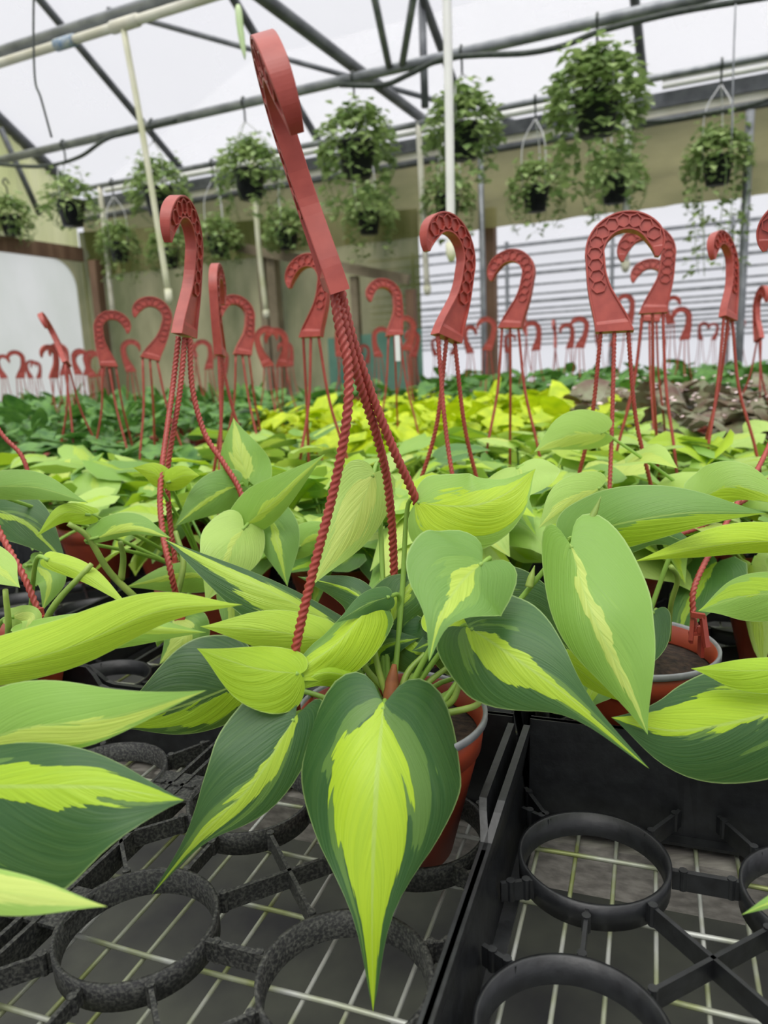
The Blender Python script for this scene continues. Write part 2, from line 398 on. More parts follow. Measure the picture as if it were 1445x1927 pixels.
named_pipe('overhead_pipe', G(6.22, -6.9, 1.94), G(6.22, 6, 1.94), .026, 'steel', 'thin grey steel pipe just in front of the gutter, above the white pipes')
named_pipe('irrigation_pipe', G(6.45, -6.3, 1.955), G(6.45, -1.0, 1.955), .028, 'white', 'white water pipe along the gutter, left of the white elbow riser')
named_pipe('irrigation_pipe', G(6.45, -.66, 1.99), G(6.45, 6, 1.99), .02, 'white', 'upper of two white water pipes along the gutter at right')
named_pipe('irrigation_pipe', G(6.45, -.66, 1.942), G(6.45, 6, 1.942), .02, 'white', 'lower of two white water pipes along the gutter at right')

def drop(name, pts, r, m, label, cat, nozzle=True):
    e_ = empty(name, pts[-1], label, cat); mb = MB(); mb.tube(spline(pts, 12), r, 12); mb.build('riser', M[m], e_)
    if nozzle:
        b = np.asarray(pts[-1]); mb = MB(); mb.lathe([(0, .03), (r * 1.25, .03), (r * 1.25, -.02), (r * .6, -.05), (0, -.05)], b, 12); mb.build('nozzle', M['pvc_green'], e_)
    return e_
def wpts(w_, *px): return [on_w(a, b, w_) for a, b in px]
drop('drop_pipe', wpts(WB, (232, 52), (262, 215), (291, 390), (317, 555)), .0165, 'pvc_green', 'cream drop pipe hanging from the tee fitting, ending left of the second nearest hook', 'pipe')
drop('drop_pipe', [G(WB, on_w(841, 0, WB) @ gv, hB)] + wpts(WB, (841, 0), (845, 200), (848, 425), (849, 470)), .0195, 'white', 'tall white drop pipe behind the left-curling hook at centre right', 'pipe')
drop('drop_pipe', wpts(6.22, (188, 352), (200, 465), (213, 590)), .026, 'pvc', 'cream drop pipe hanging in front of the back wall, nearest the white sheet', 'pipe')
drop('drop_pipe', wpts(6.22, (476, 300), (486, 450), (501, 590)), .026, 'pvc_green', 'cream drop pipe below a black pot, beside grey timber posts', 'pipe')
drop('drop_pipe', wpts(6.22, (787, 230), (796, 400), (804, 545)), .025, 'pvc', 'thin cream drop pipe between hanging plants left of the tall white one', 'pipe')
drop('drop_pipe', wpts(6.3, (1150, 178), (1182, 178), (1180, 300), (1177, 500)), .026, 'white', 'white drop pipe with an elbow beside the biggest hanging plant', 'pipe')
def post(name, px_, w_, wd, m, label, round_=True):
    a = on_w(*px_, w_); top = a.copy(); bot = a.copy(); bot[2] = 0
    mb = MB()
    if round_: mb.tube([bot, top], wd / 2, 12)
    else: mb.bar(bot, top, wd, wd, up=gu)
    return tag(mb.build(name, M[m], smooth=round_, origin=bot), label, 'post')
post('steel_post', (904, 280), 6.45, .05, 'steel', 'grey steel post standing against a brown timber post')
post('steel_post', (1412, 208), 6.3, .06, 'steel', 'grey steel post with a capped top near the right edge')
post('timber_post', (922, 392), 6.75, .09, 'wood', 'brown timber post right behind the grey steel post', False)
post('timber_post', (492, 470), 6.5, .08, 'wood_grey', 'left of two pale timber posts standing together by the back wall', False)
post('timber_post', (512, 478), 6.52, .10, 'wood_grey', 'right of two pale posts standing together by the back wall', False)
post('timber_post', (667, 520), 6.5, .07, 'wood_grey', 'lone thin timber post by the back wall behind the nearest hook', False)
post('timber_post', (773, 545), 6.5, .08, 'wood', 'dark short post where the back wall ends', False)
post('timber_post', (178, 490), 6.54, .10, 'wood', 'brown corner post at the edge of the white sheet', False)
mb = MB(); mb.bar(on_w(430, 462, 6.45), on_w(770, 548, 6.45) + Zh * .1, .05, .09); struct(mb.build('trim_2', M['wood_grey'], smooth=False))
mb = MB(); mb.quad(G(6.5, -3.7, FL + .4), G(6.5, -2.7, FL + .4), G(6.5, -2.7, .30), G(6.5, -3.7, .26)); tag(mb.build('tarpaulin', M['teal']), 'teal sheet hung low on the back wall behind the distant hooks', 'tarpaulin')

# hoses, cables, loose strips
def hose(name, pts, r, m, label, cat, n=40):
    mb = MB(); mb.tube(spline(pts, n), r, 8); return tag(mb.build(name, M[m], origin=np.asarray(pts[0])), label, cat)
hose('drip_hose', wpts(4.98, (-60, 300), (20, 311), (90, 312), (150, 295), (200, 262), (260, 244), (330, 226)), .016, 'hose', 'dark drip hose sagging below the pot pipe at far left', 'hose')
hose('drip_hose', wpts(4.98, (640, 160), (720, 160), (770, 140), (830, 112), (900, 104), (990, 100), (1060, 86), (1120, 62), (1200, 40), (1300, 18), (1460, -8)), .018, 'hose', 'dark drip hose snaking along the pot pipe at upper right', 'hose', 70)
hose('drip_hose', wpts(6.15, (1190, 230), (1260, 226), (1320, 215), (1400, 200), (1470, 180)), .014, 'hose', 'thin dark hose looping under the gutter at right', 'hose')
hose('hanging_cable', [P(64, -40, 2.6), P(63, 60, 2.6), P(66, 150, 2.6), P(77, 185, 2.6), P(97, 258, 2.6)], .004, 'hose', 'thin dark cable with a thicker end dangling at upper left', 'cable')
hose('hanging_wire', [P(1384, 8, 3.4), P(1380, 120, 3.4), P(1377, 255, 3.4)], .004, 'steel', 'thin straight wire hanging near the upper right corner', 'wire')
mb = MB(); mb.tube(spline([P(448, 10, 2.9), P(453, 60, 2.9), P(461, 112, 2.9)], 12), [.008, .014, .015, .015, .015, .014, .014, .013, .012, .010, .007, .002], 6)
tag(mb.build('plant_strip', M['greentag'], origin=P(448, 10, 2.9)), 'pale green strip dangling from a rafter at top', 'strip')


# ------------------------------------------------------------------ benches
HB = -.435                                                       # top of the bench mesh
def bench(u0, u1, v0, v1, label, su, sv, boards):
    e_ = empty('wire_bench', U(u0, (v0 + v1) / 2, FL), label, 'bench')
    mb = MB(); k = 0
    for v in np.arange(v0, v1, sv): mb.tube([U(u0, v, HB - .0032), U(u1, v, HB - .0032)], .0019, 6, False)
    for u in np.arange(u0, u1, su):
        n = 60; r2 = random.Random(int(u * 977))
        mb.tube([U(u + .0012 * math.sin(i * 1.7 + u * 40), v0 + (v1 - v0) * i / n, HB + .0002) for i in range(n + 1)], .0021, 6, False)
    mb.build('wire_mesh', M['wire'], e_)
    for u in boards:
        mb = MB(); mb.bar(U(u, v0, HB - .033), U(u, v1, HB - .033), .085, .05); mb.build('support_board', M['board'], e_, smooth=False)
    for v in (v0, v1):
        mb = MB(); mb.bar(U(u0, v, HB - .03), U(u1, v, HB - .03), .04, .05); mb.build('side_rail', M['steel'], e_, smooth=False)
    for u in (u0 + .1, u1 - .1):
        for v in (v0 + .1, (v0 + v1) / 2 + .7, v1 - .1):
            mb = MB(); mb.bar(U(u, v, FL), U(u, v, HB - .05), .05, .05, up=ev); mb.build('leg', M['steel'], e_, smooth=False)
    return e_
bench(-.02, 2.28, -2.6, 1.9, 'wire mesh bench under the front trays', .0693, .0335, [.672, 1.6])
bench(2.45, 5.6, -4.6, 3.2, 'second wire bench carrying the distant plants', .14, .07, [3.2])


# ------------------------------------------------------------------ carry trays
def make_tray(u1, vs, rows, label, mid_rib, worn=0):
    """u1: back wall; vs: columns; rows: ring rows (u)"""
    v0, v1 = vs[0] - .066, vs[-1] + .066; u0 = rows[-1] - .078
    cc = U((u0 + u1) / 2, (v0 + v1) / 2, HB)
    e_ = empty('carry_tray', cc, label, 'tray', 'black pot carry trays')
    mt = M['tray_worn'] if worn else M['tray']
    # flared side walls with taller corners
    def wall(a, b, outd):
        mb = MB(); Lw = np.linalg.norm(b - a); dr = (b - a) / Lw; prof = []
        for s_ in np.linspace(0, Lw, 61):
            q = min(s_, Lw - s_); f = max(0, min(1, (q - .125) / .03)); f = f * f * (3 - 2 * f)
            prof.append((s_, .092 - .022 * f, .010 * f))
        V = []; Fc = []
        for s_, h, dip in prof:
            p = a + dr * s_
            V += [p, p + outd * (h * .14 - dip * .3) + Zh * h, p + outd * (h * .14 + .006 - dip * .3) + Zh * h, p + outd * (h * .14 + .006 - dip * .3) + Zh * (h - .008), p + outd * .0035]
        for i in range(len(prof) - 1):
            for j in range(4): q = i * 5 + j; Fc.append((q, q + 1, q + 6, q + 5))
        mb.add(V, Fc); mb.build('side_wall', M['tray'], e_, smooth=False)
    h0 = HB + .004
    c = [U(u0, v0, h0), U(u0, v1, h0), U(u1, v1, h0), U(u1, v0, h0)]
    wall(c[0], c[1], -eu); wall(c[1], c[2], ev); wall(c[2], c[3], eu); wall(c[3], c[0], -ev)
    mb = MB()                                                    # bottom ledge frame
    for a, b in ((c[0], c[1]), (c[1], c[2]), (c[2], c[3]), (c[3], c[0])): mb.bar(a, b, .022, .003)
    mb.build('base_ledge', M['tray'], e_, smooth=False)
    R, ht, th = .057, .021, .0032; zt = -.400
    for u in rows:
        for v in vs:
            mb = MB(); mb.lathe([(R - .0016, -ht), (R, 0), (R + th, 0), (R + th - .0006, -ht), (R - .0016, -ht)], U(u, v, zt), 56)
            mb.build('pot_ring', mt, e_)
    zb = zt - .009; kn = []
    def rib(a, b, wd=.0032, h=.016):
        mb = MB(); mb.bar(a, b, wd, h); T_ = unit(np.asarray(b) - a)
        for q in (np.asarray(a) + T_ * .008, np.asarray(b) - T_ * .008): mb.lathe([(0, h / 2 + .0012), (.0034, h / 2 + .0012), (.0034, -h / 2)], q, 10)
        mb.build('rib', mt, e_, smooth=False)
    for i, u in enumerate(rows):
        for j, v in enumerate(vs):
            if j + 1 < len(vs): rib(U(u, v + R + th, zb), U(u, vs[j + 1] - R, zb), .0045); kn += [(u, v + R + .012), (u, vs[j + 1] - R - .012)]
            if i + 1 < len(rows): rib(U(u - R - th, v, zb), U(rows[i + 1] + R, v, zb), .003, .012); kn.append((u - R - .010, v))
            else: rib(U(u - R, v, zb), U(u0 + .004, v, zb))
            s_ = R * .7071
            if i + 1 < len(rows) and j + 1 < len(vs):
                un, vn = rows[i + 1], vs[j + 1]
                rib(U(u - s_, v + s_, zb), U(un + s_, vn - s_, zb)); rib(U(un + s_, v + s_, zb), U(u - s_, vn - s_, zb))
                kn += [(u - s_ - .008, v + s_ + .008), (un + s_ + .008, v + s_ + .008)]
            if i == 0:
                for q in (-1, 1): rib(U(u + s_, v + q * s_, zb), U(u1 - .004, v + q * (s_ + .028), zb), .0036)
            if j == 0:
                for q in (-1, 1): rib(U(u + q * s_, v - s_, zb), U(u + q * (s_ + .012), v0, zb), .0036)
            if j == len(vs) - 1:
                for q in (-1, 1): rib(U(u + q * s_, v + s_, zb), U(u + q * (s_ + .012), v1, zb), .0036)
    if mid_rib is not None:
        mb = MB()
        for q in (-.007, .007): mb.bar(U(u0, mid_rib + q, zt - .012), U(u1, mid_rib + q, zt - .012), .0036, .022)
        for u in rows: mb.bar(U(u, mid_rib - .03, zt - .004), U(u, mid_rib + .03, zt - .004), .042, .003)
        mb.build('centre_rib', mt, e_, smooth=False)
    return e_
LC = [-.689, -.521, -.353, -.185]; RC = [-.036, .132, .300, .468]
make_tray(.649, LC, [.560, .390, .220], 'worn dusty black carry tray holding the nearest potted philodendron', -.437, 1)
make_tray(.649, RC, [.560, .390, .220], 'clean empty black carry tray at lower right', None)
make_tray(1.262, LC, [1.172, 1.004, .760], 'black carry tray behind the dusty one, mostly under leaves at left', None)
make_tray(1.262, RC, [1.172, 1.004, .760], 'black carry tray behind the empty one, holding the pot with a clipped rim', None)
make_tray(1.86, LC, [1.772, 1.604, 1.436], 'black carry tray hidden under foliage behind the left trays', None)
make_tray(1.86, RC, [1.772, 1.604, 1.436], 'black carry tray hidden under foliage behind the right trays', None)
make_tray(.649, [v - .74 for v in LC], [.560, .390, .220], 'black carry tray under the big leaves at the left edge', None)
make_tray(1.262, [v - .74 for v in LC], [1.172, 1.004, .760], 'black carry tray deep under the leaves at far left', None)


# ------------------------------------------------------------------ leaves
OUTLS = [np.array([(.07, -.03), (.20, -.078), (.42, -.100), (.68, -.078), (.89, .005), (1.0, .15), (1.0, .27), (.90, .39), (.67, .51), (.43, .60), (.27, .675), (.165, .75), (.095, .84), (.045, .93), (0, 1)]),
         np.array([(.07, -.035), (.20, -.088), (.42, -.115), (.68, -.090), (.89, .005), (1.0, .16), (1.0, .30), (.92, .44), (.76, .58), (.53, .71), (.31, .82), (.14, .91), (.04, .97), (0, 1)])]
_oc = {}
def outl_grid(ns, kind):
    if (ns, kind) not in _oc:
        O = OUTLS[kind]; sp_ = spline(O, 160); d = np.r_[0, np.cumsum(np.linalg.norm(np.diff(sp_ * np.array([.34, 1]), axis=0), axis=1))]; d /= d[-1]
        s = np.linspace(0, 1, ns) ** 1.1
        _oc[(ns, kind)] = (s, np.interp(s, d, sp_[:, 0]), np.interp(s, d, sp_[:, 1]))
    return _oc[(ns, kind)]
def leaf(mb, rib, N0, wA, wB, aA=0., aB=0., curl=0., wave=.0, tone=.5, band=(0, .2), lime=.5, pale=0., ns=10, nt=3, seed=None, pillow=.06, lobe=1.0, kind=1):
    """rib: points base..tip; N0: facing direction; wA on the T x N0 side, wB on the other; angles in radians towards N0."""
    seed = rng.random() if seed is None else seed
    s, ox, oy = outl_grid(ns, kind)
    R_ = spline(rib, 40); yy = np.linspace(0, 1, 40); L = np.sum(np.linalg.norm(np.diff(R_, axis=0), axis=1))
    T0 = unit(R_[1] - R_[0])
    sc = (s ** 1.15); ts = np.linspace(-1, 1, 2 * nt + 1); ts = np.sign(ts) * np.abs(ts) ** .85
    V = np.zeros((ns, len(ts), 3)); LT = np.zeros((ns, len(ts), 3))
    T = np.gradient(R_, axis=0); T /= np.linalg.norm(T, axis=1)[:, None] + 1e-12
    for j, t in enumerate(ts):
        at = abs(t); x = ox * at
        oyl = np.where(oy < 0, oy * lobe, oy)
        y = sc * (1 - at) + oyl * at
        yc = np.clip(y, 0, 1)
        Pr = np.stack([np.interp(yc, yy, R_[:, k]) for k in range(3)], 1) + np.outer(np.minimum(y, 0) * L, T0)
        Tn = np.stack([np.interp(yc, yy, T[:, k]) for k in range(3)], 1); Tn /= np.linalg.norm(Tn, axis=1)[:, None]
        Bv = np.cross(Tn, N0); Bv /= np.linalg.norm(Bv, axis=1)[:, None] + 1e-9
        Nv = np.cross(Bv, Tn)
        W_, a = (wA, aA) if t > 0 else (wB, aB)
        sg = 1 if t > 0 else -1
        ang = a + curl * x
        lift = pillow * W_ * np.sin(math.pi * np.minimum(x, 1)) + wave * W_ * at * np.sin(y * 9 + seed * 20 + sg * 1.3) * np.minimum(x * 2, 1)
        V[:, j] = Pr + sg * (x * W_ * np.cos(ang))[:, None] * Bv + (x * W_ * np.sin(ang) + lift)[:, None] * Nv
        LT[:, j, 0] = t; LT[:, j, 1] = s; LT[:, j, 2] = seed
    nc = len(ts); Fc = [(i * nc + j, i * nc + j + 1, (i + 1) * nc + j + 1, (i + 1) * nc + j) for i in range(ns - 1) for j in range(nc - 1)]
    n = ns * nc
    mb.add(V.reshape(-1, 3), Fc, (LT.reshape(-1, 3), np.tile([band[0], band[1], tone], (n, 1)), np.tile([lime, pale, 0], (n, 1))))
def stalk(mb, pts, r0, r1, tone=.8, n=10, sides=6):
    k0 = mb.n; mb.tube(spline(pts, n), np.linspace(r0, r1, n), sides)
    k = mb.n - k0
    mb.at.append((np.tile([.4, .5, rng.random()], (k, 1)), np.tile([0, 0, tone], (k, 1)), np.tile([.5, .3, 0], (k, 1))))


# ------------------------------------------------------------------ hanger hook (shared mesh) and twisted strands
def hook_mesh(fine=True):
    mb = MB(); cen = [(0, 0), (-.005, .018), (-.012, .036), (-.0200, .058), (-.0245, .081)]
    cx, cz, R = .0145, .111, .0415
    ang = np.linspace(math.radians(191), math.radians(-14), 22 if fine else 12)
    cen += [(cx + R * math.cos(a), cz + R * math.sin(a)) for a in ang]
    hw = [.0255, .0225, .0192, .0155, .0134] + [.0130] * (len(ang) - 5) + [.0125, .0112, .0090, .0062, .0025]
    nn = 90 if fine else 30
    pts = spline([np.array([a, 0, b]) for a, b in cen], nn); hws = np.interp(np.linspace(0, 1, nn), np.linspace(0, 1, len(hw)), hw)
    T = np.gradient(pts, axis=0); T /= np.linalg.norm(T, axis=1)[:, None]
    for i in range(9 * nn // 90 + 1): T[i] = unit(T[9 * nn // 90 + 1] * (i / (9 * nn / 90 + 1)) + np.array([0, 0, 1.0]) * (1 - i / (9 * nn / 90 + 1)))
    th = .0074
    V = []; rim = .0022
    for i in range(nn):
        X = np.array([T[i][2], 0, -T[i][0]]); h = hws[i]; rr = max(h - rim, h * .5); rc = th * (.60 if i > 2 else .98)
        fade = max(0, (i / (nn - 1) - .80) / .20); tt = th * (1 - .42 * fade ** 1.5)
        if i > nn - 8: rc = tt * .9
        rc = min(rc, tt * .95)
        sec = [(-h, -tt * .92), (-h, tt * .92), (-h + .0005, tt), (-rr, tt), (-rr + .0006, rc), (rr - .0006, rc), (rr, tt), (h - .0005, tt), (h, tt * .92), (h, -tt * .92), (h - .0005, -tt), (rr, -tt), (rr - .0006, -rc), (-rr + .0006, -rc), (-rr, -tt), (-h + .0005, -tt)]
        for a, b in sec: V.append(pts[i] + X * a + np.array([0, b, 0]))
    k = 16; Fc = []
    for i in range(nn - 1):
        for j in range(k): q = (j + 1) % k; Fc.append((i * k + j, i * k + q, (i + 1) * k + q, (i + 1) * k + j))
    Fc += [tuple(range(k)), tuple((nn - 1) * k + j for j in range(k))[::-1]]
    mb.add(V, Fc)
    if fine:                                                     # honeycomb of raised hexagons in both faces
        D = np.r_[0, np.cumsum(np.linalg.norm(np.diff(pts, axis=0), axis=1))]
        for q in range(15):
            s_ = .066 + q * .0158
            if s_ > D[-1] - .030: break
            c = np.array([np.interp(s_, D, pts[:, a]) for a in range(3)]); t = np.array([np.interp(s_, D, T[:, a]) for a in range(3)]); t = unit(t)
            X = np.array([t[2], 0, -t[0]])
            for sd in (-1, 1):
                y = np.array([0, sd * th * .72, 0]); rr = .0089
                hx = [c + y + rr * (math.cos(math.radians(60 * a)) * X * 1.08 + math.sin(math.radians(60 * a)) * t) for a in range(6)]
                for a in range(6): mb.bar(hx[a], hx[(a + 1) % 6], .0013, .0042, up=(0, 1, 0))
    o = mb.build('hook_source', M['hook'], smooth=False)
    me = o.data; bpy.data.objects.remove(o); return me
HOOK = hook_mesh(True); HOOK_FAR = hook_mesh(False)
def place_hook(parent, base, up, yaw, fine=True, scale=1.0):
    up = unit(up); d = math.radians(yaw); X = np.array([math.cos(d), math.sin(d), 0]); X = unit(X - up * (X @ up)); Y = np.cross(up, X)
    o = bpy.data.objects.new('hook', HOOK if fine else HOOK_FAR); COL.objects.link(o); o.parent = parent
    loc = np.asarray(base) - np.asarray(parent.location)
    o.matrix_local = Matrix(((X[0] * scale, Y[0] * scale, up[0] * scale, loc[0]), (X[1] * scale, Y[1] * scale, up[1] * scale, loc[1]), (X[2] * scale, Y[2] * scale, up[2] * scale, loc[2]), (0, 0, 0, 1)))
    return X
def strand(parent, pts, r=.0033, n=230, fine=True, clip=True):
    mb = MB(); pp = spline(pts, n if fine else 14)
    if fine: mb.tube(pp, r, 14, True, 3, 2 * math.pi / .0165, .36)
    else: mb.tube(pp, r * .9, 6)
    o = mb.build('strand', M['hook'], parent)
    if clip and fine:
        e_ = pp[-1]; mb = MB(); d = np.array([e_[0] - parent.location[0], e_[1] - parent.location[1], 0]); d = unit(d); tn = np.cross(Zh, d)
        mb.bar(e_ + d * .004, e_ + d * .004 - Zh * .024, .012, .003, up=d); mb.bar(e_ + d * .001, e_ + d * .001 + Zh * .008, .006, .004, up=d)
        mb.bar(e_ - d * .006, e_ - d * .006 - Zh * .010, .006, .003, up=d); mb.bar(e_ - d * .008, e_ + d * .006, .006, .003)
        mb.build('clip', M['hook'], o, smooth=False)
    return o

# ------------------------------------------------------------------ pots
RIM, POT_H = -.292, .130
def make_pot(e_, c, R=.081, far=False, m='pot'):
    """c: centre of the pot at the rim (world)"""
    sd = 24 if far else 64; b = R * .61
    mb = MB(); mb.lathe([(0, -POT_H), (b - .004, -POT_H), (b, -POT_H + .004), (R * .895, -.034), (R * .900, -.0325), (R * .905, -.030), (R * .93, -.0295), (R * .975, -.001), (R * .94, -.001), (R * .90, -.02)], c, sd)
    mb.build('pot', M[m], e_)
    if not far:
        mb = MB(); mb.lathe([(R * .93, -.010), (R * .955, .0005), (R * .985, .002), (R, .0005), (R, -.0045), (R * .975, -.005)], c, sd); mb.build('rim', M['rim'], e_)
    mb = MB(); V = []; n = 20; k = sd
    prof = [(0, -.014), (R * .3, -.012), (R * .6, -.017), (R * .92, -.022)]
    mb.lathe(prof, c, sd); mb.build('soil', M['soil'], e_)

def rand_leaf(mb, base, out, L, droop, tone, band, lime, pale, r_, ns=9, nt=3, W=None):
    out = unit(out); up = Zh
    tip = base + out * L * math.cos(droop) - up * L * math.sin(droop)
    mid = (base + tip) / 2 + up * L * r_.uniform(.03, .12)
    side = unit(np.cross(out, up)); roll = r_.gauss(0, .35)
    N0 = unit(up * math.cos(roll) + side * math.sin(roll) + out * math.sin(droop) * .6)
    W = W or L * r_.uniform(.29, .37)
    f = r_.uniform(-.1, .45)
    leaf(mb, [base, mid, tip], N0, W, W, f, f, curl=r_.uniform(-.6, .1), wave=.07, tone=tone, band=band, lime=lime, pale=pale, ns=ns, nt=nt, seed=r_.random())
def foliage(c, n, seed, kind='brasil', spread=.12, hmin=.03, hmax=.135, Lr=(.085, .135), ns=9, nt=3, keep=None):
    """random heart leaves on stalks above a pot whose rim centre is c"""
    r_ = random.Random(seed); mb = MB()
    for i in range(n):
        a = r_.uniform(0, 2 * math.pi); rad = spread * math.sqrt(r_.random()); h = r_.uniform(hmin, hmax) * (1.15 - .5 * rad / spread)
        o = np.array([math.cos(a), math.sin(a), 0]); b = c + o * rad + Zh * h
        L = r_.uniform(*Lr)
        da = a + r_.gauss(0, .6); out = np.array([math.cos(da), math.sin(da), 0])
        dr = r_.uniform(-.25, .8) + (.25 if rad > spread * .7 else 0)
        if keep and not keep(b, b + out * L * math.cos(dr) - Zh * L * math.sin(dr)): continue
        if kind == 'brasil':
            tone = min(1, max(0, r_.gauss(.78, .24))); q = r_.random()
            band = (r_.gauss(0, .25), r_.choice([0, .12, .2, .3, .45, 3.0])); lime = r_.random(); pale = r_.random() ** 2 * .8
        else: tone, band, lime, pale = .5, (0, 0), .5, 0
        rand_leaf(mb, b, out, L, dr, tone, band, lime, pale, r_, ns, nt)
        if i % 2 == 0:
            root = c + np.array([r_.uniform(-.03, .03), r_.uniform(-.03, .03), -.015])
            stalk(mb, [root, (root * .4 + b * .6) + Zh * .02, b], .0028, .0016, r_.uniform(.5, .9), 7, 5)
    return mb

# ------------------------------------------------------------------ hero leaves (pixel, depth) -> real leaves
def hl(parent, rib, wA, wB, aA=-15, aB=-15, curl=0., tone=.2, band=(0, .25), lime=.6, pale=0., root=None, wave=.05, label=None, pillow=.05, lobe=1.35, seed=None, kind=1):
    pts = [P(*q) for q in rib]; d = sum(q[2] for q in rib[:3]) / 3
    N0 = unit(C0 - pts[len(pts) // 2])
    aA, aB = math.radians(aA), math.radians(aB)
    mb = MB()
    leaf(mb, pts, N0, wA * d / F / max(.35, math.cos(aA + curl * .7)), wB * d / F / max(.35, math.cos(aB + curl * .7)), aA, aB, curl, wave, tone, band, lime, pale, ns=28, nt=8, pillow=pillow, lobe=lobe, seed=seed, kind=kind)
    o = mb.build('leaf', M['leaf'], parent)
    if label: o['label'] = label
    if root is not None:
        mb = MB(); b = pts[0]; T0 = unit(pts[1] - pts[0]); r_ = np.asarray(root)
        away = N0 * -1.0; m1 = b - T0 * .010 - Zh * .004 + away * .014; m2 = (m1 * .55 + r_ * .45) + Zh * .008 + away * .016
        stalk(mb, [b + T0 * .004, m1, m2, r_], .0017, .0028, .8, 14, 7)
        mb.build('petiole', M['leaf'], o)
    return o

CAT = 'potted plant'; GRP = 'philodendrons in terracotta pots with red hangers'
def basket(u, v, label, group=GRP):
    c = U(u, v, RIM)
    e_ = empty('hanging_philodendron', c - Zh * POT_H, label, CAT, group)
    return e_, c

def auto_strands(e_, c, base, X, fine=True, spread=.018, ph=.5, up=None):
    for k in range(3):
        a = ph + k * 2.094; clip = c + np.array([math.cos(a), math.sin(a), 0]) * .080 + Zh * .003
        offs = [-1, 0, 1]
        order = sorted(range(3), key=lambda q: (np.array([math.cos(ph + q * 2.094), math.sin(ph + q * 2.094), 0]) @ X))
        s0 = base + X * spread * offs[order.index(k)] - Zh * .001
        d = clip - s0; m1 = s0 + d * .33 + Zh * (-abs(d[2]) * .04) - np.array([d[0], d[1], 0]) * .10
        m2 = s0 + d * .70 + np.array([d[0], d[1], 0]) * -.02
        strand(e_, [s0, m1, m2, clip], fine=fine)

# ---- P0, the nearest plant
e0, c0 = basket(.556, -.205, 'nearest philodendron, its leaning hook tallest of all, one long leaf hanging down over the pot')
make_pot(e0, c0, .083)
base = P(632, 545, .553); X = place_hook(e0, base, P(512, 150, .50) - base, 277, scale=1.0)
for pts in ([(628, 542, .553), (638, 610, .553), (655, 690, .556), (652, 790, .56), (627, 925, .573), (585, 1090, .582), (556, 1222, .588), (546, 1318, .60)],
            [(634, 544, .556), (650, 620, .56), (676, 720, .58), (707, 815, .61), (729, 910, .64), (740, 1040, .67), (742, 1190, .69)],
            [(640, 544, .553), (664, 640, .57), (700, 745, .59), (742, 850, .61), (778, 930, .63), (803, 1003, .65), (835, 1130, .68), (860, 1240, .69)]):
    strand(e0, [P(*q) for q in pts], .0041, 360)
k0 = c0 + Zh * -.012
hl(e0, [(722, 1325, .55), (708, 1480, .515), (700, 1690, .495), (702, 1905, .485)], 163, 178, -24, -22, -.25, .08, (.06, .40), .75, 0, k0 + eu * -.02, pillow=.10, seed=.31, kind=0, label='largest leaf, dark green with a broad lime band')
hl(e0, [(556, 1348, .57), (480, 1470, .55), (380, 1570, .54), (285, 1684, .535)], 108, 62, -15, -20, 0, .08, (-.12, .26), .7, .15, k0, seed=.12, kind=0)
hl(e0, [(566, 1268, .575), (475, 1256, .56), (370, 1220, .55)], 46, 78, -30, -8, 0, .85, (0, 3), .45, 0, k0, lobe=.6)
hl(e0, [(455, 1285, .66), (340, 1330, .645), (205, 1368, .63)], 112, 62, -12, -25, 0, .02, (-.4, .33), .35, 0, k0)
hl(e0, [(640, 1180, .67), (480, 1098, .66), (308, 1014, .70)], 22, 72, -55, -5, 0, .06, (.0, .38), .4, .25, k0)
hl(e0, [(620, 1206, .63), (500, 1186, .61), (376, 1179, .60)], 44, 42, -25, -25, 0, .8, (0, 3), .45, .15, k0, lobe=.5)
hl(e0, [(705, 1128, .63), (640, 1205, .60), (585, 1245, .585), (528, 1284, .575)], 30, 66, -60, -20, 0, .5, (-.3, .8), .75, 0, k0, wave=.15, lobe=.4)
hl(e0, [(735, 1122, .635), (688, 1138, .62), (632, 1172, .61)], 24, 26, -20, -20, 0, .22, (0, 0), .5, 0, k0, lobe=.5)
hl(e0, [(660, 1272, .60), (600, 1268, .585), (528, 1312, .575)], 38, 26, -40, -30, 0, .6, (0, 3), .3, 0, k0, lobe=.6)
hl(e0, [(907, 1059, .555), (868, 1096, .535), (829, 1160, .515), (807, 1245, .505)], 122, 98, -10, 0, -.1, .52, (-.06, .15), .7, .35, k0, seed=.55, wave=.07, kind=0, lobe=2.0, label='mid green heart leaf with a pale yellow streak')
hl(e0, [(882, 1180, .575), (960, 1232, .55), (1080, 1320, .53), (1222, 1447, .52)], 112, 106, -15, -14, -.1, .12, (.12, .24), .75, .1, k0, seed=.83, kind=0, label='dark leaf with a lime stripe pointing to lower right')
hl(e0, [(1073, 1024, .605), (1112, 1150, .565), (1165, 1260, .55), (1219, 1383, .54)], 72, 112, -25, -15, 0, .64, (0, .15), .4, .7, k0 + ev * .03, seed=.44, lobe=1.5, label='pale green leaf with a creamy streak')
hl(e0, [(925, 1112, .67), (1010, 1165, .66), (1110, 1264, .65)], 55, 66, -15, -15, 0, .06, (0, 0), .5, 0, k0)
hl(e0, [(704, 890, .665), (660, 990, .66), (588, 1102, .65)], 60, 52, -14, -20, 0, .95, (0, .5), .4, .75, k0, lobe=.5)
hl(e0, [(782, 946, .63), (880, 952, .605), (950, 930, .605), (1008, 882, .61)], 88, 62, -5, -35, 0, .72, (.2, .6), .8, 0, k0, lobe=.4, wave=.12)
hl(e0, [(735, 1180, .66), (760, 1120, .66), (800, 1080, .67)], 55, 60, -20, -20, 0, .15, (0, .2), .4, .2, k0)
hl(e0, [(700, 1165, .64), (660, 1110, .66), (560, 1085, .68)], 30, 42, -25, -25, 0, .05, (0, .08), .6, 0, k0)
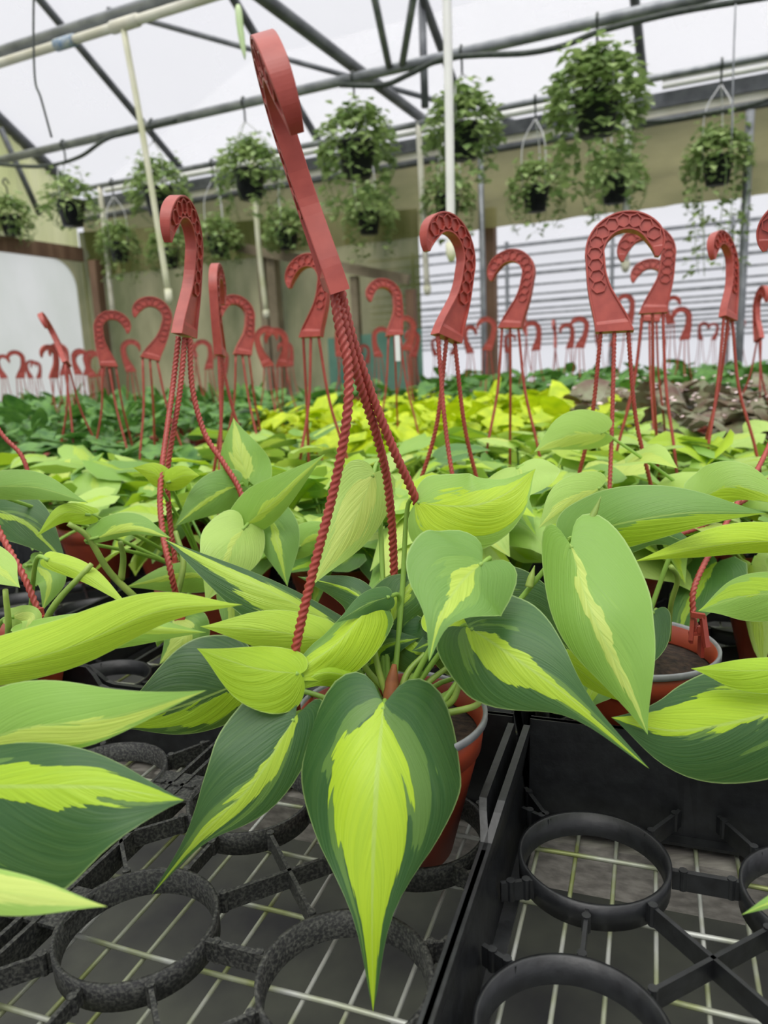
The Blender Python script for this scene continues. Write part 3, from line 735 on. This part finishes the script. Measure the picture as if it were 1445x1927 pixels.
hl(e0, [(830, 1190, .64), (850, 1160, .65), (880, 1120, .66)], 60, 45, -20, -20, 0, .55, (0, 3), .6, 0, k0)
hl(e0, [(740, 1190, .665), (790, 1210, .65), (850, 1180, .645)], 60, 50, -20, -10, 0, .0, (.2, .2), .1, .1, k0)
hl(e0, [(872, 1245, .655), (835, 1205, .65), (775, 1225, .645)], 42, 46, -15, -15, 0, .05, (0, .1), .2, 0, k0)
hl(e0, [(690, 1255, .66), (720, 1215, .655), (790, 1200, .65)], 40, 40, -15, -15, 0, .02, (.1, .1), .2, 0, k0)
hl(e0, [(1060, 1235, .62), (1120, 1285, .60), (1190, 1328, .59)], 18, 20, -20, -10, 0, .7, (0, 3), .8, 0, k0, lobe=.4)
hl(e0, [(580, 1345, .585), (575, 1365, .58), (560, 1400, .575)], 30, 30, -20, -20, 0, .08, (0, 0), .1, .1, k0)
mb = MB()
for pts in ([(735, 1335, .62), (737, 1290, .625), (742, 1250, .63)], ):
    mb.tube(spline([P(*q) for q in pts], 10), [.004, .006, .007, .007, .006, .006, .005, .004, .003, .002], 8)
mb.build('dry_sheath', M['brick'], e0)
for pts in ([(740, 1340, .63), (715, 1270, .63), (700, 1200, .635)], [(745, 1340, .63), (765, 1270, .635), (800, 1230, .64)], [(760, 1345, .63), (800, 1290, .635), (850, 1250, .64)], [(800, 1345, .63), (850, 1320, .62), (868, 1270, .62)], [(780, 1345, .63), (690, 1260, .64), (665, 1180, .65)], [(800, 1350, .62), (890, 1330, .61), (905, 1310, .61)]):
    mb = MB(); mb.tube(spline([P(*q) for q in pts], 14), np.linspace(.0034, .0022, 14), 8); mb.build('stem', M['stem'], e0)
for pts in ([(1100, 1000, .62), (1118, 965, .62), (1131, 934, .62)], [(995, 1105, .63), (1000, 1085, .63), (1006, 1064, .63)]):
    mb = MB(); mb.tube(spline([P(*q) for q in pts], 12), np.r_[np.linspace(.0036, .0030, 6), np.linspace(.0026, .0003, 6)], 8); mb.build('leaf_sheath', M['stem'], e0)

# ---- P1, the plant cut by the left edge
e1, c1 = basket(.60, -.70, 'philodendron cut by the left edge, long lime leaves reaching into view')
make_pot(e1, c1, .083); k1 = c1 - Zh * .012
hl(e1, [(-95, 1420, .50), (40, 1372, .475), (200, 1352, .465), (389, 1299, .46)], 58, 88, -20, -15, 0, .66, (.42, .40), .85, .55, k1, lobe=.6, label='green leaf with a pale yellow lower half')
hl(e1, [(-105, 1480, .48), (60, 1478, .455), (200, 1482, .45), (347, 1506, .45)], 205, 78, -12, -15, 0, .05, (-.15, .34), .55, 0, k1, seed=.27, label='dark leaf with a lime band over its upper half')
hl(e1, [(-170, 1650, .40), (30, 1682, .385), (202, 1706, .38)], 42, 38, -15, -20, 0, .8, (-.2, .6), .5, .8, k1 - Zh * .0, lobe=.5)
hl(e1, [(-70, 1270, .56), (120, 1222, .54), (300, 1150, .53), (457, 1138, .525)], 40, 58, -35, -20, 0, .8, (0, 3), .6, .1, k1, lobe=.5)
hl(e1, [(60, 1195, .60), (230, 1182, .58), (388, 1190, .57)], 42, 34, -20, -35, 0, .75, (.1, .3), .4, .3, k1)
hl(e1, [(84, 1051, .62), (165, 1082, .61), (248, 1146, .60)], 18, 20, -20, -30, 0, .8, (0, 3), .6, .1, k1 + ev * .05, lobe=.3)
hl(e1, [(-40, 1040, .62), (0, 1075, .60), (38, 1106, .59)], 28, 36, -10, -20, 0, .9, (0, .2), .4, .5, k1)
hl(e1, [(20, 1160, .62), (60, 1165, .61), (30, 1230, .60)], 22, 20, -10, -20, 0, .9, (0, .4), .4, .8, k1)
base = P(-120, 680, .72); X = place_hook(e1, base, Zh, 200)
strand(e1, [P(-118, 684, .72), P(-60, 880, .70), P(0, 1002, .69), P(45, 1085, .68), P(76, 1160, .675)])
strand(e1, [base, P(-160, 900, .70), P(-190, 1180, .69)]); strand(e1, [base, P(-110, 900, .74), P(-80, 1160, .76)])
for pts in ([(-10, 1300, .68), (15, 1200, .62), (10, 1110, .60)], [(60, 1290, .66), (90, 1160, .62), (172, 1062, .61)]):
    mb = MB(); mb.tube(spline([P(*q) for q in pts], 14), np.linspace(.0036, .0022, 14), 8); mb.build('stem', M['stem'], e1)

# ---- P2, right pot behind the tray wall
e2, c2 = basket(.757, -.010, 'philodendron in the pot with a red clip on its rim, behind the empty tray')
make_pot(e2, c2, .081); k2 = c2 - Zh * .012
hl(e2, [(1068, 1014, .665), (1170, 985, .63), (1300, 965, .61), (1443, 966, .60)], 48, 72, -20, -25, -.1, .5, (.6, .4), .35, 0, k2, seed=.61, lobe=.6, label='large grey-green leaf pointing right')
hl(e2, [(1130, 918, .74), (1065, 945, .71), (1012, 995, .70)], 42, 44, -15, -20, 0, .85, (0, .2), .5, .6, k2)
hl(e2, [(1318, 935, .73), (1390, 915, .71), (1495, 955, .69)], 32, 52, -15, -25, 0, .78, (.5, .5), .5, 0, k2)
hl(e2, [(1160, 1020, .73), (1230, 1000, .72), (1330, 1040, .71)], 30, 30, -15, -25, 0, .2, (0, .0), .5, 0, k2)
hl(e2, [(1230, 1150, .72), (1200, 1215, .68), (1150, 1268, .66)], 45, 45, -15, -20, 0, .08, (0, .1), .5, 0, k2)
hl(e2, [(1150, 1240, .70), (1120, 1290, .67), (1095, 1340, .66)], 40, 40, -15, -20, 0, .5, (0, .3), .5, 0, k2)
base = P(1524, 625, .92); place_hook(e2, base, Zh + .0 * ev, 150)
strand(e2, [P(1518, 632, .92), P(1447, 838, .88), P(1380, 960, .82), P(1312, 1090, .765), P(1304, 1150, .755), P(1312, 1192, .75)])
strand(e2, [base, P(1480, 860, .92), P(1330, 985, .88), P(1190, 1030, .86), P(1150, 1120, .83), P(1142, 1185, .81)]); strand(e2, [base, P(1460, 890, .90), P(1230, 985, .84), P(1130, 1080, .80), P(1085, 1195, .77)])
mb = MB(); V = []
mb.bar(P(1304, 1152, .748), P(1300, 1205, .748), .004, .004); mb.bar(P(1322, 1160, .745), P(1330, 1218, .742), .005, .005); mb.bar(P(1300, 1156, .746), P(1326, 1160, .744), .005, .005)
mb.build('rim_clip', M['hook'], e2, smooth=False)
mb = MB(); mb.tube(spline([P(1258, 1205, .76), P(1262, 1140, .74), P(1275, 1090, .72), P(1262, 1066, .71)], 14), .0026, 8); mb.build('stem', M['stem'], e2)

# ---- P5, plant cut by the right edge
e5, c5 = basket(.80, .235, 'philodendron cut by the right edge, dark leaf with lime stripe over the tray')
make_pot(e5, c5, .081); k5 = c5 - Zh * .012
hl(e5, [(1510, 1020, .67), (1400, 1020, .65), (1300, 1035, .635), (1192, 1057, .62)], 38, 22, -25, -40, 0, .8, (0, 3), .8, 0, k5, lobe=.4, label='narrow lime leaf pointing left')
hl(e5, [(1500, 1115, .67), (1400, 1122, .655), (1313, 1150, .645)], 42, 52, -20, -20, 0, .72, (.4, .3), .4, 0, k5)
hl(e5, [(1520, 1322, .61), (1400, 1355, .585), (1270, 1375, .565), (1150, 1350, .55)], 104, 112, -14, -16, -.1, .06, (.28, .36), .6, 0, k5, seed=.72, label='dark leaf with a rippled lime stripe')
hl(e5, [(1510, 1258, .60), (1400, 1262, .58), (1300, 1258, .57)], 24, 44, -25, -15, 0, .72, (0, 3), .4, 0, k5, lobe=.6)
hl(e5, [(1540, 1690, .45), (1470, 1692, .445), (1394, 1722, .445)], 16, 14, -20, -20, 0, .6, (0, .2), .4, .4, k5)

# ---- P3, second row left
e3, c3 = basket(.905, -.610, 'philodendron under the second nearest hook, a pale heart leaf at its front')
make_pot(e3, c3, .081); k3 = c3 - Zh * .012
base = P(347, 632, .945); up3 = P(352, 392, .93) - base; X = place_hook(e3, base, up3, 262)
for pts in ([(336, 634, .945), (325, 730, .94), (303, 900, .90), (305, 990, .87), (320, 1070, .84), (338, 1150, .86)],
            [(348, 636, .945), (338, 740, .94), (316, 880, .94), (318, 960, .95), (330, 1060, .95)],
            [(357, 636, .945), (362, 730, .95), (385, 815, .95), (420, 870, .94), (452, 925, .93), (470, 1000, .92)]):
    strand(e3, [P(*q) for q in pts], .0039, 300)
hl(e3, [(459, 992, .83), (428, 1050, .80), (386, 1134, .79)], 64, 56, -12, -15, 0, .95, (0, .1), .3, .6, k3, label='pale heart-shaped leaf')
hl(e3, [(508, 966, .86), (524, 1030, .845), (541, 1104, .84)], 34, 46, -20, -15, 0, .5, (.1, .18), .5, .3, k3)
hl(e3, [(462, 988, .84), (520, 940, .82), (612, 854, .82)], 30, 50, -25, -20, 0, .68, (.1, .2), .4, .3, k3)
hl(e3, [(468, 905, .96), (450, 850, .965), (439, 786, .98)], 50, 44, -15, -20, 0, .62, (.0, .3), .4, .6, k3)
hl(e3, [(-20, 915, .80), (70, 918, .79), (166, 946, .78)], 26, 32, -15, -30, 0, .6, (0, 0), .4, 0, k3)
hl(e3, [(168, 968, .80), (118, 966, .79), (68, 1010, .78)], 18, 22, -20, -20, 0, .65, (0, 3), .3, 0, k3)
hl(e3, [(180, 1012, .80), (250, 996, .79), (323, 1013, .78)], 12, 34, -20, -30, 0, .6, (0, .25), .5, .4, k3)
hl(e3, [(310, 905, .90), (285, 888, .895), (250, 880, .89)], 22, 20, -20, -20, 0, .7, (0, 3), .5, 0, k3)
hl(e3, [(316, 908, .90), (345, 895, .895), (376, 895, .89)], 22, 22, -20, -20, 0, .7, (0, 3), .5, 0, k3)
hl(e3, [(445, 915, .94), (390, 940, .92), (328, 992, .90)], 42, 38, -15, -20, 0, .5, (0, .1), .5, .3, k3)
hl(e3, [(330, 1160, .86), (345, 1200, .84), (300, 1250, .83)], 55, 50, -15, -20, 0, .5, (0, .4), .3, .6, k3)
hl(e3, [(430, 1100, .86), (435, 1150, .85), (428, 1210, .84)], 25, 28, -15, -20, 0, .55, (0, .3), .5, .4, k3)
hl(e3, [(410, 1080, .90), (320, 1085, .88), (235, 1105, .86)], 26, 34, -20, -20, 0, .65, (0, .2), .5, .3, k3)
hl(e3, [(560, 1030, .90), (600, 1010, .90), (690, 1020, .88)], 26, 34, -20, -20, 0, .7, (0, .2), .5, .3, k3)
for pts in ([(260, 1130, .84), (205, 1075, .82), (165, 1010, .80), (128, 985, .79)], [(228, 1090, .83), (232, 1050, .82), (226, 1020, .81)], [(330, 1130, .86), (345, 1060, .87), (330, 1000, .88)]):
    mb = MB(); mb.tube(spline([P(*q) for q in pts], 14), np.linspace(.004, .0028, 14), 8); mb.build('stem', M['stem'], e3)
foliage(c3, 14, 31, spread=.10).build('foliage', M['leaf'], e3)

# ---- further philodendrons with visible hangers: (base px, top px, depth, yaw, lean, label)
HK = [
    ((415, 670), (408, 497), 1.33, 92, 'philodendron under the edge-on hook between two side-on hooks at left'),
    ((456, 668), (441, 553), 1.95, 212, 'philodendron under the left-curling hook just right of the edge-on one'),
    ((585, 635), (580, 478), 1.47, 152, 'philodendron whose hook curls left beside the nearest leaning hook'),
    ((840, 638), (848, 406), .99, 226, 'philodendron under the big left-curling hook in front of the tall white pipe'),
    ((960, 618), (965, 470), 1.56, 150, 'philodendron under the left-curling hook right of the steel post'),
    ((1156, 625), (1178, 400), 1.02, 346, 'philodendron under the broad right-curling hook with open honeycomb face'),
    ((1228, 590), (1214, 425), 1.39, 166, 'philodendron whose left-curling hook overlaps the broad honeycomb hook'),
    ((1370, 600), (1358, 437), 1.41, 222, 'philodendron under the narrow half-turned hook near the right edge'),
    ((1222, 605), (1228, 488), 2.0, 162, 'philodendron under the smaller hook seen through the broad honeycomb hook'),
    ((205, 690), (212, 580), 2.1, 22, 'dark leaved plant under the right-curling hook before the brown corner post'),
    ((282, 676), (292, 553), 1.9, 200, 'dark leaved plant whose tilted hook curls left beside the second nearest hook'),
    ((126, 686), (78, 590), 2.1, 285, 'dark leaved plant with the sharply leaning hook before the white sheet'),
    ((742, 632), (716, 525), 2.1, 200, 'lime plant whose leaning hook carries a white tag'),
    ((1428, 640), (1433, 540), 2.4, 262, 'dark plant under the thin edge-on hook at the right edge'),
]
occupied = [(.556, -.205), (.60, -.70), (.757, -.01), (.80, .235), (.905, -.61)]
def behind_ok(b, t):                                             # keep loose leaves out of the open space over the front trays
    for q in (b, t):
        if q @ eu < .70: return False
    return True
for k, (b, t, d, yaw, lab) in enumerate(HK):
    base = P(*b, d); q = base - C0; u, v = q @ eu, q @ ev
    c = U(u, v, RIM)
    dark = 'dark' in lab; limep = lab.startswith('lime')
    e_ = empty('hanging_plant' if dark or limep else 'hanging_philodendron', c - Zh * POT_H, lab, CAT, GRP)
    make_pot(e_, c, .080, far=d > 1.3)
    top = P(*t, d); up = top - base; up = up - cf * (up @ cf)
    X0 = np.array([math.cos(math.radians(yaw)), math.sin(math.radians(yaw)), 0])
    up = unit(up - X0 * .0145)                                   # the crown sits over the offset stem
    sc = np.linalg.norm(top - base) / .166 if k not in (1, 9, 10, 11) else .95
    X = place_hook(e_, base, up, yaw, True, sc)
    auto_strands(e_, c, base, X, fine=d < 1.8, ph=.35 + k * .8)
    if limep:
        mb = MB(); p_ = P(748, 652, d - .02); mb.bar(p_ + Zh * .03, p_ - Zh * .04, .014, .002, up=eu); mb.build('tag', M['tag'], e_, smooth=False)
    occupied.append((u, v))
    mb = foliage(c, 36 if d < 1.2 else 30, 100 + k, keep=behind_ok, ns=10 if d < 1.2 else 8)
    if dark or limep:
        mb.at = []; mb.build('foliage', M['begonia'] if k == 13 else M['darkleaf'] if dark else M['limeleaf'], e_)
    else: mb.build('foliage', M['leaf'], e_)

# ---- philodendrons of the carpet whose hangers are hidden
FILL = [(1.016, -.445, 'philodendron in the bare red pot seen left of the two hanging strands'),
        (1.20, -1.06, 'philodendron in the red pot near the left edge, behind the lime leaves'),
        (1.22, -.90, 'philodendron with a bare red pot above the empty rings at left'),
        (1.06, .17, 'philodendron filling the gap right of the broad honeycomb hook'),
        (1.12, .40, 'philodendron at the right edge under the narrow half-turned hook'),
        (1.30, -1.10, None), (1.34, -.42, None), (1.30, .30, None), (1.42, .60, None), (1.60, -1.12, None), (1.62, -.80, None), (1.72, -.48, None), (1.80, -.12, None), (1.83, .28, None), (1.55, .45, None),
        (1.36, -.16, None), (1.48, -1.40, None), (2.0, -.32, None)]
for k, (u, v, lab) in enumerate(FILL):
    c = U(u, v, RIM)
    e_ = empty('potted_philodendron', c - Zh * POT_H, lab or 'yellow-green philodendron in the dense leaf carpet, its hanger out of sight', CAT, 'philodendrons in the leaf carpet')
    make_pot(e_, c, .080, far=True)
    foliage(c, 30 if u < 1.2 else 34, 300 + k, keep=behind_ok, ns=10 if u < 1.2 else 8, hmax=.125, spread=.13).build('foliage', M['leaf'], e_)
    if k == 1:
        strand(e_, [P(-70, 700, 1.0), P(0, 812, 1.0), P(44, 864, 1.0), P(70, 960, 1.0)], n=90)
    if k == 0:
        hl(e_, [(972, 880, .82), (980, 910, .78), (985, 940, .76)], 66, 76, -8, -8, 0, .9, (0, .04), .4, .6, c)
    if k == 1:
        hl(e_, [(-30, 950, .88), (50, 985, .86), (128, 1062, .85)], 48, 52, -15, -15, 0, .12, (.1, .12), .3, .2, c)
        hl(e_, [(60, 1060, .86), (95, 1090, .84), (80, 1150, .83)], 30, 32, -15, -15, 0, .6, (.1, .2), .4, .3, c)
    if k == 3:
        hl(e_, [(1135, 815, 1.0), (1070, 820, .98), (1005, 850, .96)], 46, 30, -20, -20, 0, .82, (-.3, .4), .4, .5, c)

# ------------------------------------------------------------------ other plants further back
def clump(c, n, seed, m, spread, hmax, Lr, wr, e_, name='foliage', up=.3):
    r_ = random.Random(seed); mb = MB()
    for i in range(n):
        a = r_.uniform(0, 6.283); rad = spread * math.sqrt(r_.random()); b = c + np.array([math.cos(a), math.sin(a), 0]) * rad + Zh * r_.uniform(.0, hmax)
        da = a + r_.gauss(0, .7); L = r_.uniform(*Lr)
        rand_leaf(mb, b, np.array([math.cos(da), math.sin(da), 0]), L, r_.gauss(up, .45), .5, (0, 0), 0, 0, r_, 6, 2, W=L * r_.uniform(*wr))
    mb.at = []; return mb.build(name, m, e_)
k = 0
for u in np.arange(2.5, 3.9, .27):                               # lime plants
    for v in np.arange(-1.25, -.2, .26):
        if u < 2.5 + .2 and v < -1.1: continue
        c = U(u + rng.uniform(-.05, .05) - .28, v + rng.uniform(-.05, .05), RIM); k += 1
        e_ = empty('lime_plant', c - Zh * POT_H, 'bright yellow-lime leafy plant in the lime patch behind the philodendrons', CAT, 'lime plants behind the philodendrons')
        make_pot(e_, c, .075, True); clump(c, 22, 500 + k, M['limeleaf'], .13, .13, (.07, .13), (.3, .42), e_)
for u in np.arange(1.75, 4.2, .30):                              # dark green plants, left
    for v in np.arange(-3.9, -1.4, .32):
        if v > -1.75 and u < 2.0: continue
        if (U(u, v, 0) - C0) @ cr / max(.1, (U(u, v, 0) - C0) @ cf) < -.62: continue
        c = U(u + rng.uniform(-.07, .07), v + rng.uniform(-.07, .07), RIM); k += 1
        e_ = empty('dark_green_plant', c - Zh * POT_H, 'glossy dark green leafy plant in the left-hand block before the white sheet', CAT, 'dark green plants at left')
        make_pot(e_, c, .075, True); clump(c, 24, 500 + k, M['darkleaf'], .15, .16, (.08, .14), (.2, .3), e_, up=-.1)
for u in np.arange(2.25, 3.6, .30):                              # begonias, right
    for v in np.arange(-.12, 1.5, .32):
        c = U(u + rng.uniform(-.07, .07), v + rng.uniform(-.07, .07), RIM); k += 1
        e_ = empty('begonia', c - Zh * POT_H, 'olive and brown leaved begonia with pale pink flecks behind the right philodendrons', CAT, 'begonias at right')
        make_pot(e_, c, .075, True); clump(c, 24, 500 + k, M['begonia'], .15, .15, (.07, .13), (.38, .5), e_)
        r_ = random.Random(k); mb = MB()
        for i in range(14):
            p_ = c + np.array([r_.uniform(-.15, .15), r_.uniform(-.15, .15), r_.uniform(.06, .2)])
            for j in range(3): rand_leaf(mb, p_, np.array([math.cos(j * 2.1), math.sin(j * 2.1), 0]), .011, .1, 0, (0, 0), 0, 0, r_, 4, 1, W=.006)
        mb.at = []; tag(mb.build('flowers', M['petal'], e_), kind='stuff')
for u in np.arange(3.75, 5.5, .38):                              # far green rows
    for v in np.arange(-1.2, 3.0, .40):
        c = U(u + rng.uniform(-.08, .08), v + rng.uniform(-.08, .08), RIM + .03); k += 1
        e_ = empty('far_green_plant', c - Zh * (POT_H + .03), 'mid green plant in the distant rows beneath the farthest hooks', CAT, 'green plants in the distant rows')
        make_pot(e_, c - Zh * .03, .09, True); clump(c, 22, 900 + k, M['farleaf'], .20, .17, (.09, .15), (.25, .38), e_)

# distant pots with red hangers
FAR = [(8, 712, 44, 0), (38, 712, 52, 200), (58, 712, 34, 10), (73, 712, 32, 185), (101, 712, 62, 240), (122, 706, 60, 180), (148, 705, 48, 0), (164, 706, 46, 185), (176, 710, 50, 10), (190, 708, 44, 190),
       (247, 700, 60, 5), (368, 672, 56, 300), (393, 695, 56, 190), (420, 705, 46, 170), (505, 690, 74, 10), (530, 690, 72, 180), (545, 690, 48, 190), (640, 672, 62, 320),
       (712, 672, 56, 0), (764, 660, 64, 190), (776, 672, 50, 200), (885, 665, 52, 30), (916, 660, 62, 178), (990, 632, 54, 262), (1008, 660, 56, 185), (1045, 655, 52, 250), (1072, 656, 48, 190), (1090, 655, 58, 175),
       (1182, 610, 56, 182), (1262, 610, 52, 315), (1288, 640, 62, 184), (1318, 640, 34, 10), (1342, 640, 32, 180), (1365, 640, 32, 200), (1396, 638, 36, 260), (1128, 652, 36, 10), (1150, 652, 34, 190), (955, 664, 36, 0), (850, 668, 34, 190), (820, 670, 34, 10), (690, 684, 36, 185), (672, 686, 34, 0)]
for k, (px, py, hp, yaw) in enumerate(FAR):
    d = .165 * F / hp; base = P(px, py, d); q = base - C0
    c = np.array([base[0], base[1], CAMZ + RIM]); 
    e_ = empty('distant_hanging_plant', c - Zh * POT_H, 'small distant plant pot with a red hook standing up, in the back rows', CAT, 'distant pots with red hooks')
    make_pot(e_, c, .078, True)
    if c @ eu > 5.55 or c @ ev < -4.5: pass
    X = place_hook(e_, base, Zh + rng.uniform(-.12, .12) * cr, yaw, False, 1.0)
    auto_strands(e_, c, base, X, fine=False, ph=rng.uniform(0, 2))
    clump(c, 12, 1300 + k, M['darkleaf'] if px < 460 else M['limeleaf'] if 460 < px < 830 and d < 3.4 else M['farleaf'], .12, .12, (.08, .13), (.25, .35), e_)

# ------------------------------------------------------------------ black pots hanging from the pipes
def hang_basket(px, py, w_, hpipe, label, seed, size=1.0, dense=1.0, trail=.35, pipew=None):
    c = on_w(px, py, w_); e_ = empty('hanging_basket', c, label, 'hanging basket', 'black pots hanging from the roof pipes')
    R = .125 * size
    mb = MB(); mb.lathe([(0, -.11 * size), (R * .72, -.11 * size), (R, .09 * size), (R * 1.05, .09 * size), (R * 1.05, .11 * size), (R * .94, .11 * size), (R * .9, .06 * size), (0, .06 * size)], c, 24); mb.build('pot', M['black'], e_)
    top = c.copy(); top[2] = CAMZ + hpipe; tw = top + gu * ((pipew or w_) - w_) * 0
    mb = MB()
    for k in range(3):
        a = k * 2.094 + seed; b = c + np.array([math.cos(a), math.sin(a), 0]) * R + Zh * .1 * size
        mb.tube(spline([b, (b + top) / 2 + np.array([math.cos(a), math.sin(a), 0]) * .05, top - Zh * .12], 10), .004, 6)
    mb.build('hanger_wire', M['clear'], e_)
    mb = MB(); mb.tube(spline([top - Zh * .13, top - Zh * .04, top + eu * -.04, top + Zh * .045, top + eu * .04], 16), .008, 6); mb.build('hanger_hook', M['hose'], e_)
    r_ = random.Random(seed); mb = MB()
    for i in range(int(820 * dense)):
        a = r_.uniform(0, 6.283); q = r_.random()
        if q < .62: th = r_.uniform(-.25, 1.5); k_ = r_.uniform(.75, 1.08); rr = R * 2.0 * math.cos(th) * k_; z = .07 * size + (.24 * math.sin(th) * k_ if th > 0 else .3 * th) * size
        elif q < .93: rr = R * r_.uniform(1.15, 2.0); z = .06 - trail * r_.random() ** 1.5
        else: rr = R * r_.uniform(0, 1.6); z = .24 * size + .14 * r_.random()
        if q > .62 and q < .93 and math.sin(a * 3 + seed) < -.35 and trail < .4: continue
        b = c + np.array([math.cos(a), math.sin(a), 0]) * rr + Zh * z; da = a + r_.gauss(0, .9); L = r_.uniform(.05, .09) * size
        tip = b + np.array([math.cos(da), math.sin(da), 0]) * L * .8 - Zh * L * r_.uniform(-.3, .8); sd = unit(np.cross(tip - b, Zh)) * L * .38; m_ = b * .5 + tip * .5 + Zh * L * .1
        mb.add([b, m_ + sd, tip, m_ - sd], [(0, 1, 2), (0, 2, 3)])
    for i in range(9):
        a = r_.uniform(0, 6.283); b = c + np.array([math.cos(a), math.sin(a), 0]) * R * 1.3; mb.tube(spline([b + Zh * .1, b + np.array([math.cos(a), math.sin(a), -.4]) * .1, b - Zh * trail * r_.uniform(.4, 1)], 6), .003, 4)
    mb.build('foliage', M['basketleaf'], e_)
    return e_
UP = [(135, 402, 'hanging pot by the yellowed gable, first of the upper row from the left', .55, .15), (300, 380, 'hanging pot behind the cream drop pipe in the upper row', .9, .15), (470, 348, 'hanging pot between the nearest and second nearest hooks, upper row', 1., .3),
      (672, 302, 'hanging pot just right of the nearest hook, upper row, leaves trailing', 1., .45), (872, 268, 'hanging pot right beside the tall white drop pipe, upper row', 1.25, .3), (1122, 215, 'biggest hanging plant, high at upper right beside the elbow pipe', 1.5, .5)]
for k, (px, py, lab, de, trl) in enumerate(UP): hang_basket(px, py, 5.03, 1.94, lab, 40 + k, [.95, .95, .95, 1.05, .95, 1.1][k], de, trl)
LOW = [(22, 425, 'hanging pot cut by the left edge above the white sheet', .9, .2), (318, 487, 'small hanging pot low behind the cream drop pipe', .8, .2), (412, 465, 'hanging pot low, just right of the second nearest hook', .9, .2), (541, 450, 'hanging pot low, touching the left of the nearest hook stem', .9, .15),
       (694, 420, 'hanging pot low, right of the nearest hook, over the back wall', 1., .35), (842, 392, 'hanging pot low, half behind the tall white drop pipe', .9, .3), (1008, 375, 'hanging pot low, above the right-hand side-on hook, trailing thin vines', .9, .3), (1156, 358, 'hanging pot low, below the biggest hanging plant', 1., .3),
       (1350, 322, 'hanging pot with long trailing vines at the right edge', 1.3, .75), (225, 475, 'hanging plant low before the corner post beside the white sheet', 1., .35)]
for k, (px, py, lab, de, trl) in enumerate(LOW): hang_basket(px, py, 6.22 if k else 5.6, 1.94, lab, 60 + k, .85, de, trl)
